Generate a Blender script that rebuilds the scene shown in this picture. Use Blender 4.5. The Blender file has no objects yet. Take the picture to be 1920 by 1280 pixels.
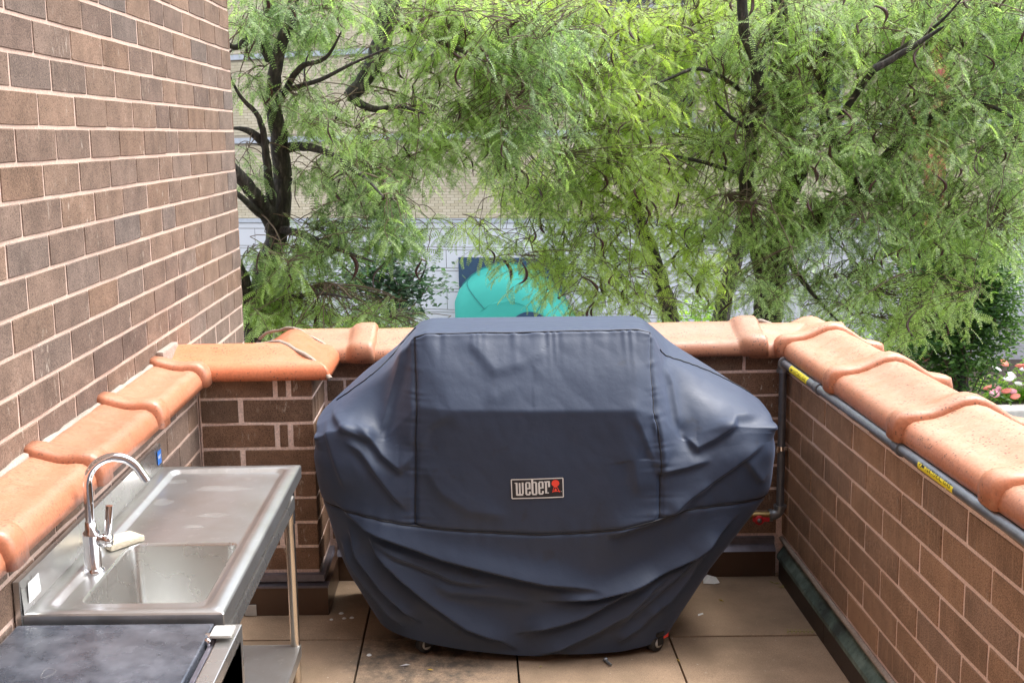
import bpy, bmesh, math, random
import numpy as np
from mathutils import Vector, Matrix
from mathutils.bvhtree import BVHTree
random.seed(7); rng = np.random.default_rng(7)
S = bpy.context.scene
R = math.radians

# ---------------------------------------------------------------- camera
cam = bpy.data.objects.new('camera', bpy.data.cameras.new('camera'))
S.collection.objects.link(cam); S.camera = cam
right = Vector((0.9993, 0.0287278, -0.0239633)); fwd = Vector((-0.032092, 0.9874763, -0.1544688)); up = Vector((0.0192256, 0.1551297, 0.987707))
M = Matrix((right, up, -fwd)).transposed().to_4x4(); M.translation = (0, 0, 1.884)
cam.matrix_world = M
cam.data.sensor_width = 36; cam.data.lens = 2121.57 * 36 / 1920
cam.data.shift_x = (960 - 825.6) / 1920; cam.data.shift_y = (587.4 - 640) / 1920
cam.data.clip_start = 0.05; cam.data.clip_end = 600

# ---------------------------------------------------------------- sky, sun, exposure
SUN_EL, SUN_AZ = R(64), R(72)      # azimuth measured from +Y towards +X
w = bpy.data.worlds.new('World'); S.world = w; w.use_nodes = True
nt = w.node_tree; bg = nt.nodes['Background']
sky = nt.nodes.new('ShaderNodeTexSky'); sky.sky_type = 'NISHITA'; sky.sun_disc = False
sky.sun_elevation = SUN_EL; sky.sun_rotation = SUN_AZ; sky.dust_density = 3.0; sky.air_density = 1.0; sky.ozone_density = 0.6
hs = nt.nodes.new('ShaderNodeHueSaturation'); hs.inputs['Saturation'].default_value = 0.38; hs.inputs['Value'].default_value = 1.0      # thin overcast: a whiter sky
nt.links.new(sky.outputs[0], hs.inputs['Color']); nt.links.new(hs.outputs[0], bg.inputs[0]); bg.inputs[1].default_value = 0.15
sl = bpy.data.lights.new('sun', 'SUN'); sl.energy = 0.65; sl.angle = R(24); sl.color = (1.0, 0.965, 0.91)
so = bpy.data.objects.new('sun', sl); S.collection.objects.link(so)
so.rotation_euler = Vector((math.sin(SUN_AZ) * math.cos(SUN_EL), math.cos(SUN_AZ) * math.cos(SUN_EL), math.sin(SUN_EL))).to_track_quat('Z', 'Y').to_euler()
S.view_settings.view_transform = 'Standard'; S.view_settings.look = 'None'; S.view_settings.gamma = 1.0
S.view_settings.use_curve_mapping = False; S.view_settings.exposure = 2.25

# ---------------------------------------------------------------- helpers
COL = S.collection
class MB:
    def __init__(s): s.v = []; s.f = []; s.m = []; s.sm = []
    def add(s, vs, fs, mi=0, smooth=False):
        o = len(s.v); s.v += [tuple(v) for v in vs]; s.f += [tuple(i + o for i in f) for f in fs]
        s.m += [mi] * len(fs); s.sm += [smooth] * len(fs); return s
    def box(s, x0, x1, y0, y1, z0, z1, mi=0):
        return s.add([(x0,y0,z0),(x1,y0,z0),(x1,y1,z0),(x0,y1,z0),(x0,y0,z1),(x1,y0,z1),(x1,y1,z1),(x0,y1,z1)],
            [(3,2,1,0),(4,5,6,7),(0,1,5,4),(1,2,6,5),(2,3,7,6),(3,0,4,7)], mi)
    def cbox(s, x0, x1, y0, y1, z0, z1, b=0.004, mi=0):
        bm = bmesh.new(); bmesh.ops.create_cube(bm, size=1)
        for v in bm.verts: v.co = Vector(((x0+x1)/2+v.co.x*(x1-x0), (y0+y1)/2+v.co.y*(y1-y0), (z0+z1)/2+v.co.z*(z1-z0)))
        bmesh.ops.bevel(bm, geom=bm.edges[:], offset=b, segments=2, affect='EDGES', profile=0.7)
        bm.verts.index_update(); s.add([v.co[:] for v in bm.verts], [[v.index for v in f.verts] for f in bm.faces], mi); bm.free(); return s
    def tube(s, pts, rad, n=10, mi=0, caps=True, closed=False):
        pts = [Vector(p) for p in pts]; k = len(pts)
        rad = [rad]*k if not hasattr(rad, '__len__') else rad
        rings = []; nrm = None
        for i, p in enumerate(pts):
            a = pts[max(i-1,0)]; b = pts[min(i+1,k-1)]; t = (b-a)
            if t.length < 1e-9: t = Vector((0,0,1))
            t.normalize()
            if nrm is None: nrm = t.orthogonal().normalized()
            else:
                nrm = nrm - t*nrm.dot(t)
                if nrm.length < 1e-6: nrm = t.orthogonal()
                nrm.normalize()
            bn = t.cross(nrm)
            rings.append([p + (nrm*math.cos(2*math.pi*j/n) + bn*math.sin(2*math.pi*j/n))*rad[i] for j in range(n)])
        vs = [v for r in rings for v in r]; fs = []
        for i in range(k-1):
            for j in range(n): fs.append((i*n+j, i*n+(j+1)%n, (i+1)*n+(j+1)%n, (i+1)*n+j))
        s.add(vs, fs, mi, True)
        if caps: s.add(rings[0], [tuple(range(n))[::-1]], mi); s.add(rings[-1], [tuple(range(n))], mi)
        return s
    def lathe(s, c, prof, n=24, axis='Z', mi=0):
        vs = []; fs = []
        for r, h in prof:
            for j in range(n):
                a = 2*math.pi*j/n; x, y = r*math.cos(a), r*math.sin(a)
                vs.append({'Z': (c[0]+x, c[1]+y, c[2]+h), 'X': (c[0]+h, c[1]+x, c[2]+y), 'Y': (c[0]+x, c[1]+h, c[2]+y)}[axis])
        for i in range(len(prof)-1):
            for j in range(n): fs.append((i*n+j, i*n+(j+1)%n, (i+1)*n+(j+1)%n, (i+1)*n+j))
        return s.add(vs, fs, mi, True)
    def loft(s, rings, mi=0, smooth=True, cap0=False, cap1=False):
        n = len(rings[0]); vs = [v for r in rings for v in r]; fs = []
        for i in range(len(rings)-1):
            for j in range(n): fs.append((i*n+j, i*n+(j+1)%n, (i+1)*n+(j+1)%n, (i+1)*n+j))
        if cap0: fs.append(tuple(range(n))[::-1])
        if cap1: fs.append(tuple(range((len(rings)-1)*n, len(rings)*n)))
        return s.add(vs, fs, mi, smooth)
    def mesh(s, name, mats):
        me = bpy.data.meshes.new(name); me.from_pydata(s.v, [], s.f)
        for m in (mats if isinstance(mats, (list, tuple)) else [mats]): me.materials.append(m)
        me.polygons.foreach_set('material_index', s.m); me.polygons.foreach_set('use_smooth', s.sm); me.update(); return me
    def build(s, name, mats, parent=None, **kw):
        return link(name, s.mesh(name, mats), parent, **kw)

def props(o, label=None, cat=None, group=None, kind=None):
    if label: o['label'] = label
    if cat: o['category'] = cat
    if group: o['group'] = group
    if kind: o['kind'] = kind
    return o
def link(name, data, parent=None, label=None, cat=None, group=None, kind=None, loc=None):
    o = bpy.data.objects.new(name, data); COL.objects.link(o)
    if parent is not None: o.parent = parent; o.matrix_parent_inverse = Matrix.Translation(-Vector(parent.location)) if parent.get('_off') else Matrix.Identity(4)
    if loc is not None: o.location = loc
    return props(o, label, cat, group, kind)
def empty(name, loc, label, cat, group=None):
    o = bpy.data.objects.new(name, None); COL.objects.link(o); o.location = loc; o.empty_display_size = 0.1
    o['_off'] = 1           # parts are written in world coordinates; the parent inverse takes the offset back out
    return props(o, label, cat, group)
def npmesh(name, V, F, mats, smooth=False, mi=None):
    V = np.ascontiguousarray(V, dtype=np.float32); F = np.ascontiguousarray(F, dtype=np.int32); k = F.shape[1]
    me = bpy.data.meshes.new(name); me.vertices.add(len(V)); me.vertices.foreach_set('co', V.ravel())
    me.loops.add(F.size); me.loops.foreach_set('vertex_index', F.ravel())
    me.polygons.add(len(F)); me.polygons.foreach_set('loop_start', np.arange(0, F.size, k, dtype=np.int32))
    for m in (mats if isinstance(mats, (list, tuple)) else [mats]): me.materials.append(m)
    if mi is not None: me.polygons.foreach_set('material_index', np.asarray(mi, dtype=np.int32))
    me.polygons.foreach_set('use_smooth', np.full(len(F), smooth)); me.update(calc_edges=True); me.validate(); return me

# ---------------------------------------------------------------- materials
def newmat(name):
    m = bpy.data.materials.new(name); m.use_nodes = True; t = m.node_tree; return m, t, t.nodes['Principled BSDF']
def N(t, kind, **kw):
    n = t.nodes.new(kind)
    for k, v in kw.items():
        if k in ('ins',):
            for kk, vv in v.items(): n.inputs[kk].default_value = vv
        else: setattr(n, k, v)
    return n
def pos(t, scale=(1,1,1), obj=False):
    c = N(t, 'ShaderNodeTexCoord') if obj else N(t, 'ShaderNodeNewGeometry')
    mp = N(t, 'ShaderNodeMapping'); mp.inputs['Scale'].default_value = scale
    t.links.new(c.outputs['Object' if obj else 'Position'], mp.inputs[0]); return mp.outputs[0]
def noise(t, vec, scale, detail=4, rough=0.55):
    n = N(t, 'ShaderNodeTexNoise'); n.inputs['Scale'].default_value = scale; n.inputs['Detail'].default_value = detail
    n.inputs['Roughness'].default_value = rough; t.links.new(vec, n.inputs['Vector']); return n.outputs['Fac']
def ramp(t, fac, stops):
    r = N(t, 'ShaderNodeValToRGB'); e = r.color_ramp.elements
    while len(e) < len(stops): e.new(0.5)
    for el, (p, c) in zip(e, stops): el.position = p; el.color = (c, c, c, 1) if not hasattr(c, '__len__') else (*c, 1)
    t.links.new(fac, r.inputs[0]); return r.outputs[0]
def mix(t, fac, a, b, mode='MIX'):
    n = N(t, 'ShaderNodeMix', data_type='RGBA', blend_type=mode)
    for sock, val in ((n.inputs[0], fac), (n.inputs[6], a), (n.inputs[7], b)):
        if isinstance(val, bpy.types.NodeSocket): t.links.new(val, sock)
        elif hasattr(val, '__len__'): sock.default_value = (*val, 1)
        else: sock.default_value = val
    return n.outputs[2]
def bump(t, b, h, strength=0.3, dist=0.01, prev=None):
    n = N(t, 'ShaderNodeBump'); n.inputs['Strength'].default_value = strength; n.inputs['Distance'].default_value = dist
    t.links.new(h, n.inputs['Height'])
    if prev is not None: t.links.new(prev, n.inputs['Normal'])
    t.links.new(n.outputs[0], b.inputs['Normal']); return n.outputs[0]
def simple(name, col, rough=0.5, metal=0.0, n=None, amp=0.25, bs=0.0, bscale=200, coat=0.0):
    m, t, b = newmat(name); b.inputs['Roughness'].default_value = rough; b.inputs['Metallic'].default_value = metal
    if coat: b.inputs['Coat Weight'].default_value = coat
    v = pos(t)
    f = noise(t, v, n or 12)
    c = mix(t, f, tuple(x*(1-amp) for x in col), tuple(min(1, x*(1+amp)) for x in col)); t.links.new(c, b.inputs['Base Color'])
    if bs: bump(t, b, noise(t, v, bscale), bs, 0.004)
    return m

def brick_mat(name, tones, streak=None, sf=0.5, pale=0.35, rough=0.85):
    m, t, b = newmat(name); b.inputs['Roughness'].default_value = rough; b.inputs['Specular IOR Level'].default_value = 0.25
    oi = N(t, 'ShaderNodeObjectInfo'); v = pos(t)
    c = ramp(t, oi.outputs['Random'], [(i/(len(tones)-1), x) for i, x in enumerate(tones)])
    f = noise(t, v, 260, 3, 0.7); c = mix(t, 1.0, c, ramp(t, f, [(0.33, 0.42), (0.5, 0.95), (0.68, 1.35)]), 'MULTIPLY')
    f2 = noise(t, v, 9, 5); c = mix(t, 1.0, c, ramp(t, f2, [(0.3, 0.75), (0.7, 1.2)]), 'MULTIPLY')
    pv_ = N(t, 'ShaderNodeTexVoronoi'); pv_.inputs['Scale'].default_value = 110; t.links.new(v, pv_.inputs['Vector']); ps_ = N(t, 'ShaderNodeSeparateColor'); t.links.new(pv_.outputs['Color'], ps_.inputs[0])
    pit = mix(t, 1.0, ramp(t, pv_.outputs['Distance'], [(0.18, 1.0), (0.30, 0.0)]), ramp(t, ps_.outputs[0], [(0.72, 0.0), (0.78, 0.75)]), 'MULTIPLY'); c = mix(t, pit, c, (0.035,0.025,0.02))
    if streak:
        sv = pos(t, (70, 70, 7)); s1 = noise(t, sv, 1.0, 3, 0.6)
        c = mix(t, ramp(t, s1, [(0.52, 0.0), (0.68, sf)]), c, streak)
    pv = pos(t, (60, 60, 22)); p1 = noise(t, pv, 1.0, 4, 0.65); p2 = noise(t, v, 3.5, 2)
    pm = mix(t, 1.0, ramp(t, p1, [(0.60, 0.0), (0.70, pale)]), ramp(t, p2, [(0.45, 0.0), (0.62, 1.0)]), 'MULTIPLY')
    c = mix(t, pm, c, (0.52, 0.46, 0.38))
    t.links.new(c, b.inputs['Base Color'])
    bump(t, b, f, 0.5, 0.004, bump(t, b, noise(t, v, 45), 0.35, 0.006)); return m
M_BRICK_PINK = brick_mat('brick_grey_brown', [(0.145,0.098,0.074),(0.20,0.134,0.097),(0.165,0.115,0.09),(0.225,0.147,0.104),(0.150,0.118,0.102),(0.19,0.120,0.082),(0.20,0.140,0.108),(0.13,0.090,0.072)], sf=0.3, pale=0.6)
M_BRICK_RED = brick_mat('brick_rust_brown', [(0.31,0.195,0.125),(0.36,0.225,0.145),(0.27,0.175,0.12),(0.39,0.24,0.15),(0.28,0.19,0.14)], (0.48,0.30,0.19), 0.35)
M_BRICK_SHADED = brick_mat('brick_umber_shaded', [(0.20,0.122,0.08),(0.24,0.14,0.088),(0.17,0.11,0.076),(0.26,0.15,0.092)], pale=0.9)  # same brick as the right parapet, shade put into a darker colour
def mortar_mat(name, a, b_):
    m, t, b = newmat(name); b.inputs['Roughness'].default_value = 0.92; v = pos(t)
    c = mix(t, ramp(t, noise(t, v, 7), [(0.3, 0.0), (0.7, 1.0)]), a, b_)
    c = mix(t, 1.0, c, ramp(t, noise(t, v, 150, 3), [(0.3, 0.75), (0.7, 1.15)]), 'MULTIPLY'); t.links.new(c, b.inputs['Base Color'])
    bump(t, b, noise(t, v, 90), 0.5, 0.004); return m
M_MORTAR = mortar_mat('mortar_pink', (0.50,0.355,0.285), (0.58,0.43,0.35))
M_MORTAR_R = mortar_mat('mortar_rust', (0.76,0.57,0.49), (0.82,0.66,0.58))
M_CEMENT = mortar_mat('cement_grey', (0.27,0.22,0.18), (0.38,0.31,0.26))

def terra(name, base, dust_sheen, dust_sheen_amt, rough, specks=1.0):
    m, t, b = newmat(name); v = pos(t); b.inputs['Specular IOR Level'].default_value = 0.5
    oi = N(t, 'ShaderNodeObjectInfo')
    c = mix(t, ramp(t, noise(t, v, 5, 6), [(0.35, 0.0), (0.65, dust_sheen_amt*.35)]), base, dust_sheen)
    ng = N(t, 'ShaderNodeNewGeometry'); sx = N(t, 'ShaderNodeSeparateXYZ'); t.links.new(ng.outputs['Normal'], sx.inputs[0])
    # sky sheen painted as a pale tone onto the upward faces, broken by noise
    c = mix(t, mix(t, 1.0, ramp(t, sx.outputs[2], [(0.55, 0.0), (0.98, dust_sheen_amt)]), ramp(t, noise(t, v, 22, 5, 0.65), [(0.3, 0.35), (0.65, 1.0)]), 'MULTIPLY'), c, dust_sheen)
    c = mix(t, 1.0, c, ramp(t, oi.outputs['Random'], [(0, 0.88), (1, 1.1)]), 'MULTIPLY')
    c = mix(t, 1.0, c, ramp(t, noise(t, v, 120, 4, 0.7), [(0.3, 0.8), (0.6, 1.08)]), 'MULTIPLY')
    vo = N(t, 'ShaderNodeTexVoronoi'); vo.inputs['Scale'].default_value = 85; t.links.new(pos(t, (1, 1.0, 1)), vo.inputs['Vector'])
    sp = ramp(t, vo.outputs['Distance'], [(0.0, 1.0), (0.22, 1.0), (0.30, 0.0)])
    sel = ramp(t, noise(t, v, 14, 3), [(0.43, 0.0), (0.55, 1.0)])
    sel2 = N(t, 'ShaderNodeSeparateColor'); t.links.new(vo.outputs['Color'], sel2.inputs[0])
    s3 = ramp(t, sel2.outputs[0], [(0.28, 0.0), (0.33, 1.0)])
    sm = mix(t, 1.0, mix(t, 1.0, sp, sel, 'MULTIPLY'), s3, 'MULTIPLY')
    sm = mix(t, 1.0, sm, (specks,)*3, 'MULTIPLY')
    c = mix(t, sm, c, (0.09, 0.055, 0.04)); t.links.new(c, b.inputs['Base Color'])
    rr = ramp(t, noise(t, v, 25, 4), [(0.3, rough-0.08), (0.7, rough+0.14)]); t.links.new(rr, b.inputs['Roughness'])
    bump(t, b, noise(t, v, 160), 0.22, 0.003); return m
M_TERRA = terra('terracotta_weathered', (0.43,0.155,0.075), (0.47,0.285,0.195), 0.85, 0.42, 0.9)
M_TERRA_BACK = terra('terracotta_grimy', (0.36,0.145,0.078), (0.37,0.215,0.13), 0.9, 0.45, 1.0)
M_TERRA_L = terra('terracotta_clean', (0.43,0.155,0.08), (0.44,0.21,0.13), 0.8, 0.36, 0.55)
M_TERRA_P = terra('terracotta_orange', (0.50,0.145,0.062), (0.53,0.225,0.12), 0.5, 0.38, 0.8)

def paver_mat():
    m, t, b = newmat('paver_tan'); v = pos(t); oi = N(t, 'ShaderNodeObjectInfo')
    c = mix(t, noise(t, v, 3.5, 6), (0.33,0.225,0.145), (0.42,0.30,0.20))
    c = mix(t, 1.0, c, ramp(t, oi.outputs['Random'], [(0, 0.92), (1, 1.06)]), 'MULTIPLY')
    c = mix(t, 1.0, c, ramp(t, noise(t, v, 330, 3, 0.8), [(0.34, 0.5), (0.5, 1.0), (0.68, 1.3)]), 'MULTIPLY')
    c = mix(t, ramp(t, noise(t, v, 2.2, 5, 0.6), [(0.40, 0.0), (0.62, 0.75)]), c, (0.19,0.135,0.085))
    # grimy patch under the cover's left caster
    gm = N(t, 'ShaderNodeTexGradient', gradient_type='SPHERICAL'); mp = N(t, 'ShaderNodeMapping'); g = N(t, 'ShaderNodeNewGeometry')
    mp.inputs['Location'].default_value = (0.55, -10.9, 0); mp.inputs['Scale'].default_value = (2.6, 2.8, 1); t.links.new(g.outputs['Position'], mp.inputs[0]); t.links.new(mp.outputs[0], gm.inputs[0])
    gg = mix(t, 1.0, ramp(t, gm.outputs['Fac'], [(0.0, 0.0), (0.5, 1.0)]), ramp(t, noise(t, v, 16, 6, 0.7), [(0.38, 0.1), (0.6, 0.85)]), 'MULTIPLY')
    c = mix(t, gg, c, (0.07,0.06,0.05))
    wp = ramp(t, noise(t, v, 75, 2), [(0.72, 0.0), (0.76, 0.7)]); c = mix(t, wp, c, (0.6,0.57,0.5))
    t.links.new(c, b.inputs['Base Color']); b.inputs['Roughness'].default_value = 0.8
    bump(t, b, noise(t, v, 260, 3, 0.7), 0.4, 0.003); return m
M_PAVER = paver_mat()

def fabric_mat():
    m, t, b = newmat('cover_fabric'); v = pos(t)
    c = mix(t, noise(t, v, 4, 5), (0.016,0.028,0.056), (0.023,0.037,0.070))
    c = mix(t, ramp(t, noise(t, v, 11, 3), [(0.66, 0.0), (0.72, 0.45)]), c, (0.018,0.022,0.032)); t.links.new(c, b.inputs['Base Color'])
    rr = ramp(t, noise(t, v, 9, 4), [(0.3, 0.50), (0.7, 0.60)]); t.links.new(rr, b.inputs['Roughness'])
    b.inputs['Sheen Weight'].default_value = 0.15; b.inputs['Sheen Roughness'].default_value = 0.5; b.inputs['Sheen Tint'].default_value = (0.6,0.7,1,1)
    b.inputs['Specular IOR Level'].default_value = 0.42
    h = mix(t, 0.5, noise(t, pos(t, (900, 900, 60)), 1, 2), noise(t, pos(t, (60, 60, 900)), 1, 2))
    n0 = bump(t, b, h, 0.10, 0.001); n1 = bump(t, b, noise(t, v, 38, 4, 0.55), 0.10, 0.008, bump(t, b, noise(t, v, 14, 3, 0.5), 0.08, 0.02, n0))
    return m
M_FABRIC = fabric_mat()
M_FABRIC_UNDER = simple('cover_fabric_shaded_panel', (0.022,0.026,0.038), 0.6)
M_PIPING = simple('piping_black', (0.008,0.009,0.013), 0.5)

def steel(name, col=(0.56,0.555,0.54), r0=0.2, r1=0.34, grime=0.14, brush=(6, 120, 6)):
    m, t, b = newmat(name); b.inputs['Metallic'].default_value = 0.9; v = pos(t)
    c = mix(t, ramp(t, noise(t, v, 7, 8, 0.6), [(0.35, 0.0), (0.8, grime)]), col, (0.30,0.25,0.19))
    c = mix(t, ramp(t, noise(t, v, 33, 6, 0.6), [(0.60, 0.0), (0.66, grime*0.5)]), c, (0.75,0.74,0.72)); t.links.new(c, b.inputs['Base Color'])
    rr = ramp(t, noise(t, v, 5, 4), [(0.3, (r0+r1)/2-.03), (0.7, (r0+r1)/2+.03)]); t.links.new(rr, b.inputs['Roughness'])
    return m
M_STEEL = steel('stainless_steel'); M_STEEL_TOP = steel('stainless_worktop', (0.53,0.54,0.54), 0.24, 0.38, 0.45)
M_STEEL_BOWL = steel('stainless_bowl', (0.56,0.555,0.53), 0.24, 0.30, 0.03, (6, 6, 120))
M_CHROME = simple('chrome', (0.78,0.78,0.80), 0.06, 1.0, amp=0.02)
M_GALV = simple('galvanised_grey', (0.27,0.29,0.31), 0.42, 0.75, 30, 0.35, 0.2, 120)
M_GALV_D = simple('iron_pipe_dark', (0.16,0.17,0.19), 0.45, 0.6, 30, 0.35, 0.2, 150)
M_BRASS = simple('brass', (0.50,0.36,0.16), 0.35, 1.0, 60, 0.3)
M_RED = simple('red_paint', (0.55,0.02,0.03), 0.4)
M_YELLOW = simple('yellow_label', (0.85,0.72,0.03), 0.5, amp=0.08)
M_BLACK = simple('black_print', (0.012,0.012,0.012), 0.5)
M_RUBBER = simple('black_rubber', (0.02,0.02,0.022), 0.6)
M_WHITE = simple('white_print', (0.62,0.62,0.61), 0.5, amp=0.04)
M_LOGORED = simple('red_print', (0.78,0.06,0.035), 0.5, amp=0.05)
M_LOGOBG = simple('logo_ground', (0.013,0.014,0.02), 0.5)
M_BLUE = simple('blue_sticker', (0.03,0.13,0.42), 0.4)
M_GREY = simple('grey_plastic', (0.42,0.42,0.40), 0.5)
def flash_mat():
    m, t, b = newmat('copper_patina'); v = pos(t)
    c = ramp(t, noise(t, v, 9, 5, 0.6), [(0.36, (0.06,0.075,0.07)), (0.54, (0.13,0.19,0.165)), (0.72, (0.27,0.36,0.31))])
    c = mix(t, ramp(t, noise(t, v, 60, 3), [(0.62, 0.0), (0.7, 0.8)]), c, (0.04,0.05,0.05)); t.links.new(c, b.inputs['Base Color'])
    b.inputs['Roughness'].default_value = 0.5; b.inputs['Metallic'].default_value = 0.35; return m
M_PATINA = flash_mat()
M_BROWNMETAL = simple('brown_metal', (0.085,0.048,0.030), 0.38, 0.2, 3, 0.4, 0.1, 40, 0.2)
M_BROWNDARK = simple('dark_brown_metal', (0.045,0.033,0.028), 0.5, 0.2, 5, 0.35, 0.15, 60)
M_GREYFLASH = simple('lead_grey_flashing', (0.17,0.16,0.19), 0.35, 0.6, 30, 0.4)
def lid_mat():
    m, t, b = newmat('lid_charcoal'); v = pos(t)
    c = mix(t, ramp(t, noise(t, pos(t, (1, 1, 1)), 12, 7, 0.62), [(0.40, 0.0), (0.66, 1.0)]), (0.055,0.065,0.085), (0.15,0.165,0.20))
    c = mix(t, ramp(t, noise(t, v, 3, 3), [(0.4, 0.0), (0.8, 0.35)]), c, (0.10,0.085,0.08)); t.links.new(c, b.inputs['Base Color'])
    t.links.new(ramp(t, noise(t, v, 18, 5), [(0.3, 0.14), (0.7, 0.34)]), b.inputs['Roughness']); b.inputs['Metallic'].default_value = 0.35; return m
M_LID = lid_mat()

def leaf_mat(name, dark, light, yellow, trans, ymix=0.6):
    m, t, b = newmat(name); g = N(t, 'ShaderNodeNewGeometry')
    v = pos(t); f = noise(t, v, 0.9, 3); f2 = noise(t, v, 5.5, 2)
    c = mix(t, ramp(t, g.outputs['Random Per Island'], [(0.0, 0.0), (0.35, 0.15), (1.0, 1.0)]), dark, light)
    c = mix(t, mix(t, 1.0, ramp(t, f, [(0.40, 0.0), (0.60, ymix)]), ramp(t, f2, [(0.3, 0.5), (0.6, 1.0)]), 'MULTIPLY'), c, yellow)
    t.links.new(c, b.inputs['Base Color']); b.inputs['Roughness'].default_value = 0.38; b.inputs['Specular IOR Level'].default_value = 0.55
    tr = N(t, 'ShaderNodeBsdfTranslucent'); tc = mix(t, 1.0, c, trans, 'MULTIPLY'); t.links.new(tc, tr.inputs['Color'])
    ms = N(t, 'ShaderNodeMixShader'); ms.inputs[0].default_value = 0.55
    t.links.new(b.outputs[0], ms.inputs[1]); t.links.new(tr.outputs[0], ms.inputs[2]); t.links.new(ms.outputs[0], t.nodes['Material Output'].inputs[0]); return m
L_LEFT = leaf_mat('locust_leaf_blue_green', (0.10,0.165,0.075), (0.38,0.50,0.27), (0.42,0.54,0.15), (1.8,2.0,1.0), 0.5)
L_MID = leaf_mat('locust_leaf_bright', (0.14,0.22,0.095), (0.50,0.61,0.34), (0.42,0.54,0.13), (1.7,1.9,0.9), 0.4)
L_CEN = leaf_mat('locust_leaf_yellow_green', (0.14,0.21,0.075), (0.44,0.54,0.22), (0.52,0.62,0.13), (1.7,1.9,0.9), 0.65)
L_DARK = leaf_mat('broad_leaf_dark', (0.03,0.075,0.03), (0.10,0.18,0.06), (0.17,0.27,0.05), (2.0,2.2,1.0), 0.5)
L_DOG = leaf_mat('dogwood_leaf', (0.025,0.055,0.04), (0.07,0.13,0.08), (0.10,0.17,0.07), (1.8,2.0,1.2), 0.2)
L_HEDGE = leaf_mat('hedge_leaf_lime', (0.10,0.20,0.03), (0.22,0.36,0.06), (0.32,0.46,0.06), (2.0,2.2,1.0), 0.6)
def bark_mat():
    m, t, b = newmat('wet_bark'); v = pos(t, (1, 1, 0.3))
    c = ramp(t, noise(t, v, 28, 6, 0.7), [(0.38, (0.012,0.010,0.009)), (0.55, (0.045,0.037,0.031)), (0.74, (0.17,0.15,0.125))]); t.links.new(c, b.inputs['Base Color'])
    b.inputs['Roughness'].default_value = 0.7; bump(t, b, noise(t, v, 45, 6, 0.7), 0.9, 0.02); return m
M_BARK = bark_mat()
M_TWIG = simple('twig_brown', (0.12,0.085,0.055), 0.7)
M_POD = simple('pod_maroon', (0.055,0.018,0.016), 0.4, 0, 20, 0.5)
COVER_ROWS=[[(-0.603, 4.3, 0.852), (-0.433, 4.38, 1.003), (-0.306, 4.42, 1.094), (-0.22, 4.42, 1.167), (-0.173, 4.42, 1.179), (0.223, 4.42, 1.176), (0.601, 4.42, 1.173), (0.642, 4.42, 1.166), (0.747, 4.42, 1.091), (0.912, 4.4, 0.983), (1.092, 4.32, 0.854)],
[(-0.62, 4.18, 0.833), (-0.458, 4.15, 0.952), (-0.315, 4.1, 1.041), (-0.229, 4.04, 1.167), (-0.183, 4.04, 1.182), (0.204, 4.04, 1.18), (0.578, 4.04, 1.183), (0.626, 4.04, 1.17), (0.686, 4.1, 1.059), (0.845, 4.15, 0.974), (1.096, 4.18, 0.84)],
[(-0.616, 4.06, 0.833), (-0.479, 4.03, 0.899), (-0.326, 4.04, 0.938), (-0.225, 3.96, 1.049), (-0.144, 3.94, 1.058), (0.197, 3.94, 1.056), (0.558, 3.94, 1.055), (0.618, 3.96, 1.044), (0.704, 4.04, 0.956), (0.86, 4.03, 0.912), (1.088, 4.06, 0.839)],
[(-0.605, 3.98, 0.81), (-0.48, 3.92, 0.864), (-0.338, 3.95, 0.814), (-0.221, 3.9, 0.937), (-0.097, 3.86, 0.935), (0.191, 3.855, 0.929), (0.544, 3.86, 0.924), (0.62, 3.9, 0.903), (0.727, 3.95, 0.797), (0.881, 3.92, 0.849), (1.079, 3.98, 0.822)],
[(-0.631, 3.95, 0.733), (-0.455, 3.89, 0.719), (-0.345, 3.89, 0.701), (-0.229, 3.87, 0.721), (-0.074, 3.85, 0.715), (0.188, 3.84, 0.714), (0.506, 3.85, 0.706), (0.639, 3.87, 0.704), (0.74, 3.89, 0.716), (0.889, 3.89, 0.737), (1.095, 3.95, 0.744)],
[(-0.612, 3.97, 0.58), (-0.431, 3.9, 0.56), (-0.348, 3.87, 0.542), (-0.236, 3.86, 0.52), (-0.078, 3.84, 0.503), (0.185, 3.83, 0.489), (0.43, 3.84, 0.492), (0.638, 3.86, 0.543), (0.752, 3.87, 0.57), (0.894, 3.9, 0.575), (1.082, 3.97, 0.575)],
[(-0.529, 3.98, 0.304), (-0.41, 3.91, 0.31), (-0.324, 3.88, 0.309), (-0.217, 3.865, 0.302), (-0.064, 3.85, 0.294), (0.183, 3.84, 0.281), (0.411, 3.85, 0.284), (0.565, 3.865, 0.292), (0.653, 3.88, 0.299), (0.744, 3.91, 0.296), (0.854, 3.98, 0.277)],
[(-0.409, 4.0, 0.106), (-0.334, 3.93, 0.087), (-0.268, 3.9, 0.075), (-0.182, 3.88, 0.058), (-0.05, 3.86, 0.042), (0.142, 3.85, 0.026), (0.373, 3.86, 0.027), (0.501, 3.88, 0.025), (0.586, 3.9, 0.035), (0.643, 3.93, 0.039), (0.698, 4.0, 0.031)]]
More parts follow.
